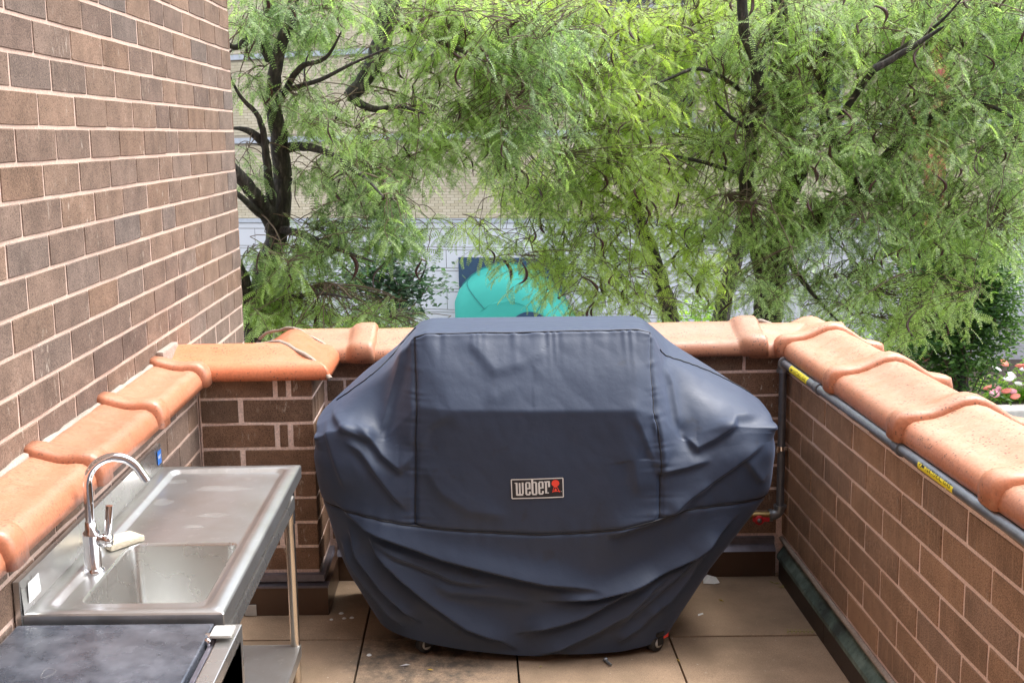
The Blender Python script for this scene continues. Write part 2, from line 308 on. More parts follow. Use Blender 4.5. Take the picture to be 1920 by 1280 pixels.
FOLDS=[(0.016, 0.055, 0.012, [(-0.55, 0.612), (-0.478, 0.552), (-0.405, 0.505), (-0.28, 0.459), (-0.138, 0.407), (0.04, 0.361), (0.217, 0.315), (0.396, 0.288), (0.455, 0.276)]),
(0.015, 0.045, 0.008, [(0.184, 0.241), (0.299, 0.245), (0.396, 0.254), (0.516, 0.289), (0.622, 0.33), (0.752, 0.39), (0.857, 0.476), (0.94, 0.538)]),
(0.014, 0.04, 0.012, [(0.096, 0.114), (0.277, 0.156), (0.356, 0.182), (0.486, 0.255), (0.604, 0.314), (0.641, 0.341)]),
(0.013, 0.045, 0.014, [(0.153, 0.019), (0.276, 0.06), (0.407, 0.124), (0.509, 0.182), (0.604, 0.274), (0.679, 0.329)]),
(0.018, 0.05, 0.013, [(-0.412, 0.517), (-0.393, 0.467), (-0.366, 0.416), (-0.284, 0.327), (-0.173, 0.231), (-0.054, 0.144), (0.071, 0.095), (0.149, 0.039)]),
(0.014, 0.035, 0.012, [(-0.482, 0.508), (-0.438, 0.393), (-0.351, 0.277), (-0.265, 0.189), (-0.203, 0.137)]),
(0.012, 0.03, 0.012, [(-0.513, 0.448), (-0.466, 0.351), (-0.413, 0.278), (-0.337, 0.184), (-0.267, 0.111)]),
(0.007, 0.05, 0.03, [(-0.198, 0.324), (-0.111, 0.28), (0.039, 0.266), (0.205, 0.24)]),
(0.012, 0.035, 0.012, [(0.851, 0.47), (0.781, 0.378), (0.736, 0.302), (0.671, 0.221), (0.576, 0.153)]),
(0.007, 0.03, 0.01, [(-0.386, 0.457), (-0.273, 0.395), (-0.102, 0.323), (0.051, 0.301)]),
(0.008, 0.028, 0.009, [(0.471, 0.063), (0.566, 0.123), (0.642, 0.203)]),
(0.009, 0.03, 0.012, [(0.773, 0.392), (0.679, 0.303), (0.594, 0.224), (0.471, 0.114)]),
(0.015, 0.05, 0.014, [(0.659, 0.547), (0.75, 0.611), (0.848, 0.678), (0.946, 0.742), (1.028, 0.789)]),
(0.01, 0.05, 0.015, [(0.433, 0.476), (0.64, 0.54), (0.752, 0.57)]),
(0.014, 0.05, 0.014, [(-0.487, 0.823), (-0.428, 0.783), (-0.377, 0.714), (-0.313, 0.634), (-0.252, 0.568)]),
(0.016, 0.045, 0.016, [(-0.457, 0.88), (-0.393, 0.817), (-0.347, 0.766), (-0.282, 0.722), (-0.226, 0.784)]),
(0.012, 0.03, 0.012, [(-0.556, 0.89), (-0.467, 0.852), (-0.374, 0.805)]),
(0.012, 0.03, 0.014, [(-0.258, 1.156), (-0.284, 1.05), (-0.302, 0.993), (-0.33, 0.898), (-0.362, 0.821)]),
(0.014, 0.035, 0.014, [(0.716, 0.825), (0.774, 0.77), (0.833, 0.802), (0.919, 0.865), (1.036, 0.856)]),
(0.012, 0.03, 0.014, [(0.61, 0.911), (0.635, 0.824), (0.639, 0.698), (0.732, 0.712), (0.834, 0.74)]),
(0.009, 0.03, 0.014, [(0.677, 1.052), (0.702, 0.976), (0.716, 0.825)]),
(0.006, 0.05, 0.03, [(-0.064, 1.179), (0.009, 1.121), (0.063, 1.063), (0.156, 1.081), (0.268, 1.135)]),
(0.005, 0.06, 0.04, [(0.005, 0.95), (0.118, 1.005), (0.194, 1.08), (0.249, 1.022)]),
(0.008, 0.05, 0.02, [(0.545, 0.921), (0.592, 0.805), (0.639, 0.698)]),
(0.007, 0.05, 0.025, [(-0.098, 0.932), (-0.184, 0.876), (-0.222, 0.78)]),
(0.007, 0.06, 0.03, [(-0.205, 0.76), (-0.133, 0.641), (-0.039, 0.581), (0.112, 0.559)]),
(0.006, 0.05, 0.03, [(0.582, 0.863), (0.545, 0.748), (0.565, 0.612)]),
(0.008, 0.03, 0.015, [(-0.56, 0.882), (-0.518, 0.745), (-0.475, 0.627)]),
(0.008, 0.03, 0.015, [(0.936, 0.742), (0.975, 0.683), (1.022, 0.624)]),
(0.006, 0.03, 0.015, [(0.826, 0.656), (0.752, 0.589), (0.659, 0.555)])]
LOGO_C=[(0.108, 0.691), (0.293, 0.694), (0.294, 0.622), (0.11, 0.619)]
LIMBS={'left': [(0.12, 0.07, [(-1.7, 8.2, -0.067), (-1.654, 8.2, 0.217), (-1.609, 8.2, 0.577), (-1.53, 8.2, 0.972), (-1.441, 8.2, 1.205), (-1.383, 8.2, 1.628)]), (0.07, 0.03, [(-1.383, 8.2, 1.628), (-1.382, 8.1, 1.933), (-1.393, 8.0, 2.154), (-1.332, 7.9, 2.437), (-1.212, 7.8, 2.708), (-1.13, 7.7, 3.004)]), (0.1, 0.06, [(-1.605, 8.2, 0.417), (-1.65, 8.0, 0.766), (-1.687, 7.8, 1.021), (-1.734, 7.6, 1.263)]), (0.065, 0.035, [(-1.459, 8.2, 1.244), (-1.486, 8.025, 1.392), (-1.551, 7.85, 1.552), (-1.653, 7.675, 1.725), (-1.71, 7.5, 1.94)]), (0.04, 0.02, [(-1.468, 8.2, 1.302), (-1.531, 7.9, 1.401), (-1.61, 7.6, 1.548), (-1.682, 7.3, 1.633)]), (0.042, 0.022, [(-1.451, 8.1, 1.29), (-1.451, 8.02, 1.561), (-1.45, 7.94, 1.824), (-1.473, 7.86, 2.043), (-1.578, 7.78, 2.187), (-1.643, 7.7, 2.362)]), (0.03, 0.012, [(-1.381, 8.1, 2.119), (-1.189, 7.9, 2.362), (-0.977, 7.7, 2.415), (-0.841, 7.5, 2.567)]), (0.04, 0.015, [(-1.459, 8.0, 1.86), (-1.549, 7.85, 1.954), (-1.645, 7.7, 1.974)]), (0.04, 0.012, [(-1.374, 8.2, 1.819), (-1.185, 7.975, 1.836), (-0.972, 7.75, 1.779), (-0.737, 7.525, 1.637), (-0.582, 7.3, 1.505)]), (0.035, 0.012, [(-1.439, 8.2, 1.244), (-1.205, 7.933, 1.223), (-0.914, 7.667, 1.13), (-0.674, 7.4, 1.082)]), (0.05, 0.02, [(-1.386, 8.0, 2.445), (-1.472, 7.9, 2.583), (-1.602, 7.8, 2.508), (-1.683, 7.7, 2.607)]), (0.02, 0.008, [(-1.303, 8.0, 2.225), (-1.023, 7.733, 2.278), (-0.775, 7.467, 2.36), (-0.511, 7.2, 2.435)]), (0.03, 0.012, [(-1.587, 8.2, 0.617), (-1.333, 7.9, 0.774), (-1.063, 7.6, 0.849), (-0.812, 7.3, 0.85)])], 'mid': [(0.15, 0.11, [(2.455, 9.6, -0.665), (2.467, 9.6, 0.086), (2.478, 9.6, 0.454), (2.537, 9.6, 0.817)]), (0.11, 0.07, [(2.537, 9.6, 0.817), (2.704, 9.5, 1.047), (2.933, 9.4, 1.204), (3.105, 9.3, 1.293)]), (0.07, 0.03, [(3.105, 9.3, 1.293), (3.018, 9.225, 1.491), (2.838, 9.15, 1.792), (2.723, 9.075, 2.124), (2.768, 9.0, 2.603)]), (0.06, 0.02, [(3.105, 9.3, 1.293), (3.258, 9.14, 1.615), (3.437, 8.98, 1.859), (3.687, 8.82, 2.052), (3.857, 8.66, 2.004), (4.063, 8.5, 1.841)]), (0.1, 0.06, [(2.537, 9.6, 0.817), (2.567, 9.5, 1.272), (2.654, 9.4, 1.58), (2.54, 9.3, 1.968), (2.418, 9.2, 2.466), (2.4, 9.1, 3.023)]), (0.07, 0.035, [(2.452, 9.5, 0.469), (2.247, 9.35, 1.201), (2.185, 9.2, 1.469), (2.192, 9.05, 1.89), (2.18, 8.9, 2.332), (2.039, 8.75, 2.601), (1.978, 8.6, 2.969)]), (0.025, 0.008, [(2.217, 9.1, 1.848), (1.994, 8.95, 1.976), (1.838, 8.8, 2.097)]), (0.036, 0.012, [(2.563, 9.2, 1.63), (2.777, 8.96, 1.875), (3.005, 8.72, 2.301), (3.146, 8.48, 2.454), (3.272, 8.24, 2.578), (3.347, 8.0, 2.746)]), (0.03, 0.012, [(2.861, 8.3, 2.281), (3.043, 8.2, 2.398), (3.201, 8.1, 2.513), (3.214, 8.0, 2.539)]), (0.022, 0.008, [(2.194, 9.2, 2.141), (1.828, 9.167, 2.356), (1.53, 9.133, 2.28), (1.233, 9.1, 2.162)]), (0.02, 0.008, [(2.208, 9.3, 1.507), (1.771, 9.267, 1.647), (1.338, 9.233, 1.7), (0.949, 9.2, 1.54)]), (0.03, 0.01, [(2.501, 9.3, 0.894), (2.61, 9.133, 0.692), (2.735, 8.967, 0.497), (2.854, 8.8, 0.351)])], 'center': [(0.1, 0.05, [(1.788, 10.2, -0.609), (1.748, 10.2, 0.186), (1.625, 10.2, 0.676), (1.456, 10.2, 1.161), (1.384, 10.2, 1.542)]), (0.035, 0.01, [(1.384, 10.2, 1.542), (1.083, 10.033, 1.923), (0.793, 9.867, 2.199), (0.512, 9.7, 2.288)]), (0.04, 0.012, [(1.384, 10.2, 1.542), (1.392, 9.933, 2.006), (1.221, 9.667, 2.443), (1.273, 9.4, 2.928)]), (0.025, 0.008, [(1.456, 10.2, 1.161), (1.128, 10.033, 1.366), (0.787, 9.867, 1.336), (0.457, 9.7, 1.443)])], 'center2': [(0.1, 0.055, [(2.229, 10.6, -0.818), (2.291, 10.6, 0.111), (2.394, 10.6, 0.564), (2.476, 10.6, 0.962), (2.518, 10.6, 1.405)]), (0.055, 0.02, [(2.518, 10.6, 1.405), (2.257, 10.333, 1.897), (2.053, 10.067, 2.446), (1.859, 9.8, 2.958)]), (0.04, 0.015, [(2.518, 10.6, 1.405), (2.637, 10.333, 1.793), (2.931, 10.067, 2.061), (3.207, 9.8, 2.137)])], 'upper': [(0.09, 0.05, [(-0.566, 8.6, 3.342), (-0.602, 8.5, 2.838), (-0.666, 8.4, 2.528), (-0.749, 8.3, 2.335), (-0.879, 8.2, 2.177)]), (0.05, 0.03, [(-0.566, 8.6, 3.342), (-0.124, 8.7, 3.117), (0.473, 8.8, 2.959), (1.084, 8.9, 3.111)]), (0.035, 0.012, [(-0.879, 8.2, 2.177), (-0.701, 8.1, 2.084), (-0.506, 8.0, 2.095), (-0.318, 7.9, 2.034)]), (0.03, 0.012, [(-0.604, 8.5, 2.763), (-0.397, 8.333, 2.629), (-0.128, 8.167, 2.497), (0.13, 8.0, 2.37)])], 'right': [(0.08, 0.05, [(5.718, 13.0, -1.993), (5.615, 13.0, -1.097), (5.561, 13.0, -0.593), (5.447, 13.0, -0.094)]), (0.05, 0.02, [(5.447, 13.0, -0.094), (5.179, 12.75, 0.309), (4.947, 12.5, 0.695)]), (0.05, 0.02, [(5.519, 13.0, -0.343), (5.706, 12.85, 0.044), (5.794, 12.7, 0.481)])], 'dogwood': [(0.03, 0.02, [(-0.815, 14.0, -1.068), (-0.863, 14.0, -0.383), (-0.955, 14.0, -0.111)]), (0.02, 0.01, [(-0.955, 14.0, -0.111), (-1.281, 14.0, 0.165), (-1.405, 14.0, 0.435)]), (0.02, 0.01, [(-0.924, 14.0, -0.179), (-0.681, 14.0, 0.153), (-0.609, 14.0, 0.352)])]}
BLOBS={'left': [(-1.165, 7.9, 2.893, 0.41, 0.5, 0.186, 200), (-1.429, 7.9, 2.724, 0.223, 0.5, 0.205, 150), (-1.027, 7.9, 2.713, 0.261, 0.5, 0.149, 100), (-1.087, 7.9, 2.143, 0.335, 0.5, 0.186, 180), (-0.873, 7.9, 1.957, 0.335, 0.5, 0.168, 130), (-1.523, 7.9, 2.298, 0.149, 0.5, 0.223, 50), (-1.569, 7.9, 1.754, 0.112, 0.5, 0.149, 40), (-1.07, 7.9, 1.668, 0.186, 0.5, 0.149, 60), (-0.736, 7.9, 1.624, 0.298, 0.5, 0.261, 330), (-0.56, 7.9, 1.324, 0.205, 0.5, 0.205, 220), (-0.974, 7.9, 1.258, 0.298, 0.5, 0.168, 200), (-1.282, 7.9, 1.077, 0.335, 0.5, 0.186, 210), (-1.485, 7.9, 0.777, 0.205, 0.5, 0.223, 230), (-1.033, 7.9, 0.711, 0.484, 0.5, 0.168, 420), (-0.544, 7.9, 0.606, 0.298, 0.5, 0.093, 150), (-0.338, 7.9, 1.244, 0.149, 0.5, 0.13, 40), (-1.584, 7.9, 1.083, 0.112, 0.5, 0.149, 60)], 'upper': [(-0.312, 8.3, 2.882, 0.587, 0.5, 0.196, 300), (-0.129, 8.3, 2.581, 0.587, 0.5, 0.313, 560), (-0.256, 8.3, 2.058, 0.509, 0.5, 0.235, 420), (0.284, 8.3, 2.121, 0.43, 0.5, 0.391, 560), (-0.707, 8.3, 2.447, 0.274, 0.5, 0.196, 90), (-0.38, 8.3, 1.756, 0.352, 0.5, 0.117, 140), (0.443, 8.3, 2.603, 0.469, 0.5, 0.274, 400), (-1.237, 8.3, 2.648, 0.391, 0.5, 0.196, 120)], 'center': [(0.499, 9.3, 2.979, 0.614, 0.7, 0.263, 400), (1.133, 9.3, 2.838, 0.438, 0.7, 0.263, 260), (0.75, 9.3, 2.558, 0.57, 0.7, 0.395, 520), (0.526, 9.3, 1.546, 0.438, 0.7, 0.395, 520), (0.476, 9.3, 0.936, 0.351, 0.7, 0.219, 170), (1.132, 9.3, 1.661, 0.482, 0.7, 0.482, 700), (1.045, 9.3, 1.012, 0.395, 0.7, 0.263, 330), (0.825, 9.3, 0.664, 0.395, 0.7, 0.219, 150), (1.263, 9.3, 0.699, 0.263, 0.7, 0.263, 120), (1.175, 9.3, 2.254, 0.526, 0.7, 0.395, 520), (1.483, 9.3, 0.517, 0.351, 0.7, 0.175, 100), (0.085, 9.3, 1.12, 0.219, 0.7, 0.307, 70)], 'center2': [(2.011, 9.9, 3.053, 0.747, 0.7, 0.28, 420), (1.837, 9.9, 2.619, 0.653, 0.7, 0.42, 700), (1.89, 9.9, 1.812, 0.653, 0.7, 0.513, 850), (1.806, 9.9, 1.034, 0.373, 0.7, 0.327, 320), (2.088, 9.9, 0.654, 0.28, 0.7, 0.28, 130)], 'mid': [(2.597, 9.0, 2.925, 0.636, 0.8, 0.255, 380), (3.563, 9.0, 2.899, 0.721, 0.8, 0.255, 480), (4.126, 9.0, 2.844, 0.339, 0.8, 0.297, 260), (2.445, 9.0, 2.532, 0.594, 0.8, 0.382, 700), (2.543, 9.0, 1.84, 0.594, 0.8, 0.467, 800), (3.255, 9.0, 2.551, 0.551, 0.8, 0.382, 650), (3.36, 9.0, 1.943, 0.551, 0.8, 0.467, 760), (4.02, 9.0, 2.57, 0.467, 0.8, 0.382, 560), (4.096, 9.0, 1.884, 0.424, 0.8, 0.509, 650), (2.226, 9.0, 1.225, 0.382, 0.8, 0.255, 330), (2.808, 9.0, 1.212, 0.382, 0.8, 0.212, 300), (3.386, 9.0, 1.283, 0.509, 0.8, 0.339, 620), (4.05, 9.0, 1.185, 0.424, 0.8, 0.382, 620), (2.989, 9.0, 0.744, 0.297, 0.8, 0.255, 220), (3.496, 9.0, 0.606, 0.382, 0.8, 0.255, 260), (2.36, 9.0, 0.799, 0.382, 0.8, 0.255, 170), (2.7, 9.0, 0.622, 0.255, 0.8, 0.212, 90), (3.17, 9.0, 0.355, 0.339, 0.8, 0.17, 150)], 'right': [(5.152, 13.0, 0.464, 0.551, 0.6, 0.368, 900), (5.707, 13.0, 0.147, 0.551, 0.6, 0.49, 1300), (5.494, 13.0, -0.467, 0.613, 0.6, 0.429, 1200), (5.332, 13.0, -0.903, 0.551, 0.6, 0.306, 700), (5.925, 13.0, -0.6, 0.306, 0.6, 0.368, 400), (4.832, 13.0, -0.579, 0.306, 0.6, 0.306, 300)], 'dogwood': [(-1.281, 14.0, 0.165, 0.462, 0.5, 0.297, 420), (-0.683, 14.0, 0.086, 0.396, 0.5, 0.33, 420), (-1.026, 14.0, -0.245, 0.594, 0.5, 0.198, 320), (-1.815, 14.0, 0.176, 0.396, 0.5, 0.264, 160)], 'hedge': [(2.889, 15.0, -0.619, 0.495, 0.5, 0.318, 700), (3.169, 15.0, -0.408, 0.247, 0.5, 0.283, 250), (4.724, 15.0, -0.726, 0.636, 0.5, 0.212, 400)], 'flowers': [(9.727, 20.3, -2.936, 0.574, 0.6, 0.268, 600), (10.517, 20.3, -2.654, 0.67, 0.6, 0.383, 600)]}
# ================================================================ WALLS AND TERRACE
BED1 = 0.8814; CH = 0.1016; BL_ = 0.305; J = 0.011
XR, XL, YB, YP = 1.286, -1.246, 4.676, 4.329
XLOW = -1.108          # face of the low parapet on the left

_bm = {}
def brick_mesh(L, H, mat, var, depth=0.05):
    k = (round(L, 4), round(H, 4), mat.name, var)
    if k in _bm: return _bm[k]
    r = random.Random(hash(k[:2]) % 1000 + var*17)
    c = 0.003; j = lambda a=0.0026: r.uniform(-a, a)
    f = [(c+j(), -0.0+j(.0005), c+j()), (L-c+j(), j(.0005), c+j()), (L-c+j(), j(.0005), H-c+j()), (c+j(), j(.0005), H-c+j())]
    mid = [(L/2, j(.0008), c*0.4+j()), (L-c*0.4, j(.0008), H/2), (L/2, j(.0008), H-c*0.4+j()), (c*0.4, j(.0008), H/2)]
    e = [(0, c, 0), (L, c, 0), (L, c, H), (0, c, H)]; bk = [(0, depth, 0), (L, depth, 0), (L, depth, H), (0, depth, H)]
    V = f + mid + e + bk
    F = [(0,4,1,5,2,6,3,7)]
    F += [(8,9,1,4,0),(9,10,2,5,1),(10,11,3,6,2),(11,8,0,7,3)]
    F += [(12,13,9,8),(13,14,10,9),(14,15,11,10),(15,12,8,11)]
    m = MB(); m.add(V, F); me = m.mesh('brick', mat); _bm[k] = me; return me
def place_bricks(parent, origin, ang, spans, mat):
    """origin: world point of (u=0,z=0); ang: rotation about z so local +x runs along the wall and local -y is the face normal.
    spans: list of (u0,u1,z0,z1)"""
    ca, sa = math.cos(ang), math.sin(ang)
    for i, (u0, u1, z0, z1) in enumerate(spans):
        if u1-u0 < 0.012: continue
        me = brick_mesh(u1-u0, z1-z0, mat, i % 4)
        p = random.uniform(-0.0022, -0.0002)
        o = link('brick', me, parent); p -= (u1-u0)*.002*.6; o.rotation_euler = (random.uniform(-.003,.003), random.uniform(-.004,.004), ang + random.uniform(-.002,.002))
        o.location = (origin[0]+ca*u0 - sa*p, origin[1]+sa*u0 + ca*p, z0)
def course(u_a, u_b, first_joint, pitch=BL_):
    """spans between u_a and u_b with joints centred at first_joint + k*pitch"""
    js = []; k = math.floor((u_a-first_joint)/pitch)
    while first_joint + k*pitch < u_b + pitch: js.append(first_joint+k*pitch); k += 1
    out = []
    for a, b in zip(js[:-1], js[1:]):
        s, e = max(a+J/2, u_a), min(b-J/2, u_b)
        if e-s > 0.015: out.append((round(s, 4), round(e, 4)))
    return out

# ---- setting: street level, lower storeys under the terrace
g = MB(); g.add([(-400,-60,-3.62),(400,-60,-3.62),(400,500,-3.62),(-400,500,-3.62)], [(0,1,2,3)])
g.build('ground', simple('street_ground', (0.09,0.088,0.082), 0.9, 0, 0.8, 0.3, 0.2, 20), kind='structure')
M_PLAIN = mortar_mat('plain_masonry', (0.22,0.15,0.12), (0.27,0.19,0.15))
b = MB(); b.box(-1.26, 1.62, -0.9, 5.0, -3.6, -0.045); b.build('lower_building', M_PLAIN, kind='structure')
b = MB(); b.box(-8, 8, -1.6, -0.9, -3.6, 6.0); b.build('unseen_rear_wall', M_PLAIN, kind='structure')  # unseen wall added behind the camera, its height set to block sky light

# ---- tall building wall on the left, facing +X
t = empty('brick_building_wall', (XL, 5.93, 0), 'tall grey brown brick house wall with pink mortar on the left side of the terrace', 'wall')
m = MB(); m.box(-7.0, XL-0.0012, -0.89, 5.93, -3.55, 7.5); m.build('mortar_core', M_MORTAR, t)
# local frame: +x along -Y?  face normal must be +X = local -y rotated:  ang = +90deg gives local x -> +Y, local -y -> +X
zA = 1.884+0.2561
rows = []
YL0 = 3.2609
stuff = MB()
def stuffbrick(y0, y1, z0, z1):
    x = XL + random.uniform(-.001, .001)
    stuff.add([(x-.02,y0,z0),(x-.02,y1,z0),(x-.02,y1,z1),(x-.02,y0,z1),(x,y0+.002,z0+.002),(x,y1-.002,z0+.002),(x,y1-.002,z1-.002),(x,y0+.002,z1-.002)],
              [(4,5,6,7),(0,1,5,4),(1,2,6,5),(2,3,7,6),(3,0,4,7)])
nb = 0
for n in range(-34, 44):                 # course n lies just under bed n (bed n at zA - (n-1)*CH), n=1 is the measured one
    z1 = zA - (n-1)*CH + CH - J/2; z0 = z1 - CH + J
    if z1 > 6.2: continue
    fj = YL0 + (0 if n % 2 == 1 else BL_/2-.03)
    # a 2/3 closer brick around Y = 4.48..4.68 shifts the bond beyond it
    y_cl0 = YL0 + 4*BL_ + (0 if n % 2 == 1 else BL_/2-.03)
    sp = course(0.9, y_cl0 - J/2, fj) + [(y_cl0+J/2, y_cl0+0.2034-J/2)] + course(y_cl0+0.2034+J/2, 5.933, y_cl0+0.2034)
    for (a, b_) in sp:
        jit = 0
        if z0 > 0.93 and z1 < 2.85 and a > 1.9:
            nb += 1; place_bricks(t, (XL, 0, 0), R(90), [(a, b_, round(z0, 4), round(z0+CH-J, 4))], M_BRICK_PINK)
        elif z0 > 0.9 or a > 4.6: stuffbrick(a, b_, z0, z1)
stuff.build('brick_field', M_BRICK_PINK, t, kind='stuff')
# end face of the building (facing +Y) is plain; quoin edge sits flush

# ---- parapets
def zc(i): return round(BED1 - i*CH + J/2, 4), round(BED1 - (i-1)*CH - J/2, 4)     # course i (0 = top course)
BOT = BED1 - 7*CH
# right parapet, face X=XR normal -X : local -y -> -X  => ang=-90 : local x -> -Y ; u = Y0 - Y
tr_ = empty('right_parapet', (XR+0.17, 2.6, 0), 'rust brown brick parapet on the right with rolled terracotta coping and gas pipe', 'parapet')
m = MB(); m.box(XR+0.0012, XR+0.34, -0.85, 5.0, -0.04, 0.968); m.build('mortar_core', M_MORTAR_R, tr_)
sp = []
YR0 = 4.430
for i in range(0, 8):
    z0, z1 = zc(i)
    if i == 0: z1 = 0.962
    fj = (YB - YR0) + (0 if i % 2 == 1 else BL_/2)
    for a, b_ in course(0.0, 3.6, fj): sp.append((a, b_, z0, z1))
place_bricks(tr_, (XR, YB, 0), R(-90), sp, M_BRICK_RED)
# base course below the flashing line + baseboard
m = MB()
ys = [4.60, 3.98, 3.30, 2.6, 1.9, 1.2, 0.5, -0.2]
for a, b_ in zip(ys[:-1], ys[1:]):
    m.box(XR-0.03, XR-0.004, b_+0.003, a, 0.0, 0.10)
m.build('baseboard', M_BROWNDARK, tr_)
ys = [4.62, 4.1, 3.86, 3.42, 3.1, 2.6, 2.1, 1.6, 1.1, 0.5]
for a, b_ in zip(ys[:-1], ys[1:]):
    m = MB(); z = random.uniform(-.002, .002)
    m.add([(XR-0.032,b_,0.100+z),(XR-0.032,a+.004,0.100+z),(XR-0.003,a+.004,0.140+z),(XR-0.003,b_,0.140+z),(XR-0.034,b_,0.085),(XR-0.034,a+.004,0.085)], [(0,1,2,3),(4,5,1,0)])
    m.build('copper_flashing', M_PATINA, tr_)
m = MB(); m.tube([(XR-0.006, y, 0.158+random.uniform(-.002,.002)) for y in np.linspace(4.66, 0, 60)], 0.011, 6); m.build('mortar_fillet', M_CEMENT, tr_)

# back parapet, face Y=YB normal -Y : ang 0, u = X
tb = empty('back_parapet', (0.3, YB+0.17, 0), 'shade-toned brick parapet behind the covered grill with grimy terracotta coping', 'parapet')
m = MB(); m.box(-0.955, XR+0.0009, YB+0.0012, YB+0.34, -0.04, 0.968); m.build('mortar_core', M_MORTAR_R, tb)
sp = []
for i in range(0, 8):
    z0, z1 = zc(i)
    if i == 0: z1 = 0.962
    fj = 1.114 + (0 if i % 2 == 0 else BL_/2)
    for a, b_ in course(-0.64, XR-0.012, fj): sp.append((a, b_, z0, z1))
place_bricks(tb, (0, YB, 0), 0, sp, M_BRICK_SHADED)
m = MB(); m.box(-0.62, XR-0.036, YB-0.045, YB-0.002, 0.0, 0.112); m.build('baseboard', M_BROWNMETAL, tb)
m = MB(); m.add([(-0.62,YB-.05,.112),(XR-.036,YB-.05,.112),(XR-.036,YB-.03,.130),(-0.62,YB-.03,.130)], [(0,1,2,3)])
m.add([(-0.62,YB-.03,.130),(XR-.036,YB-.03,.130),(XR-.036,YB-.02,.135),(-0.62,YB-.02,.135)], [(0,1,2,3)]); m.box(-0.62, XR-.036, YB-.022, YB-.003, .135, .165)
m.build('lead_flashing', M_GREYFLASH, tb)

# pier jog on the left: front face Y=YP, side face X=-0.652
tp = empty('brick_pier', (-0.85, YP+0.1, 0), 'short shade-toned umber brick pier between sink table and covered grill under orange coping', 'pier')
m = MB(); m.box(XLOW+0.006, -0.6532, YP+0.0012, YB+0.006, -0.04, 0.968); m.box(-1.24, XLOW, YP+0.0012, YB+0.33, -0.04, 0.968); m.build('mortar_core', M_MORTAR_R, tp)
sp = []
for i in range(0, 8):
    z0, z1 = zc(i)
    if i == 0: z1 = 0.962
    if i % 2 == 0: sp += [(XLOW+0.012, -0.807, z0, z1), (-0.788, -0.755, z0, z1), (-0.735, -0.652, z0, z1)]
    else: sp += [(XLOW+0.012, -0.948, z0, z1), (-0.928, -0.652, z0, z1)]
place_bricks(tp, (0, YP, 0), 0, sp, M_BRICK_SHADED)
sp = []
for i in range(0, 8):
    z0, z1 = zc(i)
    if i == 0: z1 = 0.962
    if i % 2 == 0: sp += [(0.056, YB-YP-0.012, z0, z1)]
    else: sp += [(0.056, 0.13, z0, z1), (0.14, YB-YP-0.012, z0, z1)]
place_bricks(tp, (-0.652, YP, 0), R(90), sp, M_BRICK_SHADED)
m = MB(); m.box(XLOW+.01, -0.615, YP-0.05, YP-0.004, 0.0, 0.115); m.box(-0.640, -0.615, YP-0.004, YB-0.05, 0.0, 0.115); m.build('baseboard', M_BROWNMETAL, tp)
m = MB(); m.box(XLOW+.01, -0.612, YP-0.056, YP-0.004, 0.118, 0.126); m.box(XLOW+.01, -0.63, YP-0.03, YP-0.003, 0.135, 0.163); m.box(-0.648,-0.628, YP-.003, YB-.05, 0.135, 0.163); m.build('lead_flashing', M_GREYFLASH, tp)
m = MB(); m.cbox(-0.952, -0.905, YP-0.058, YP-0.052, 0.004, 0.05, 0.002); m.build('outlet_plate', M_GREY, tp)

# low parapet on the left in front of the tall wall, face X=XLOW normal +X
tl = empty('left_parapet', (-1.17, 3.0, 0), 'low brick parapet behind the sink table with clean terracotta coping against the tall wall', 'parapet')
m = MB(); m.box(XL+0.001, XLOW-0.0012, -0.8, YP+0.006, -0.04, 0.966); m.build('mortar_core', M_MORTAR, tl)
sp = []
for i in range(0, 8):
    z0, z1 = zc(i)
    if i == 0: z1 = 0.955
    fj = 4.17 + (0 if i % 2 == 1 else BL_/2)
    for a, b_ in course(1.2, YP-0.012, fj): sp.append((a, b_, z0, z1))
place_bricks(tl, (XLOW, 0, 0), R(90), sp, M_BRICK_PINK)

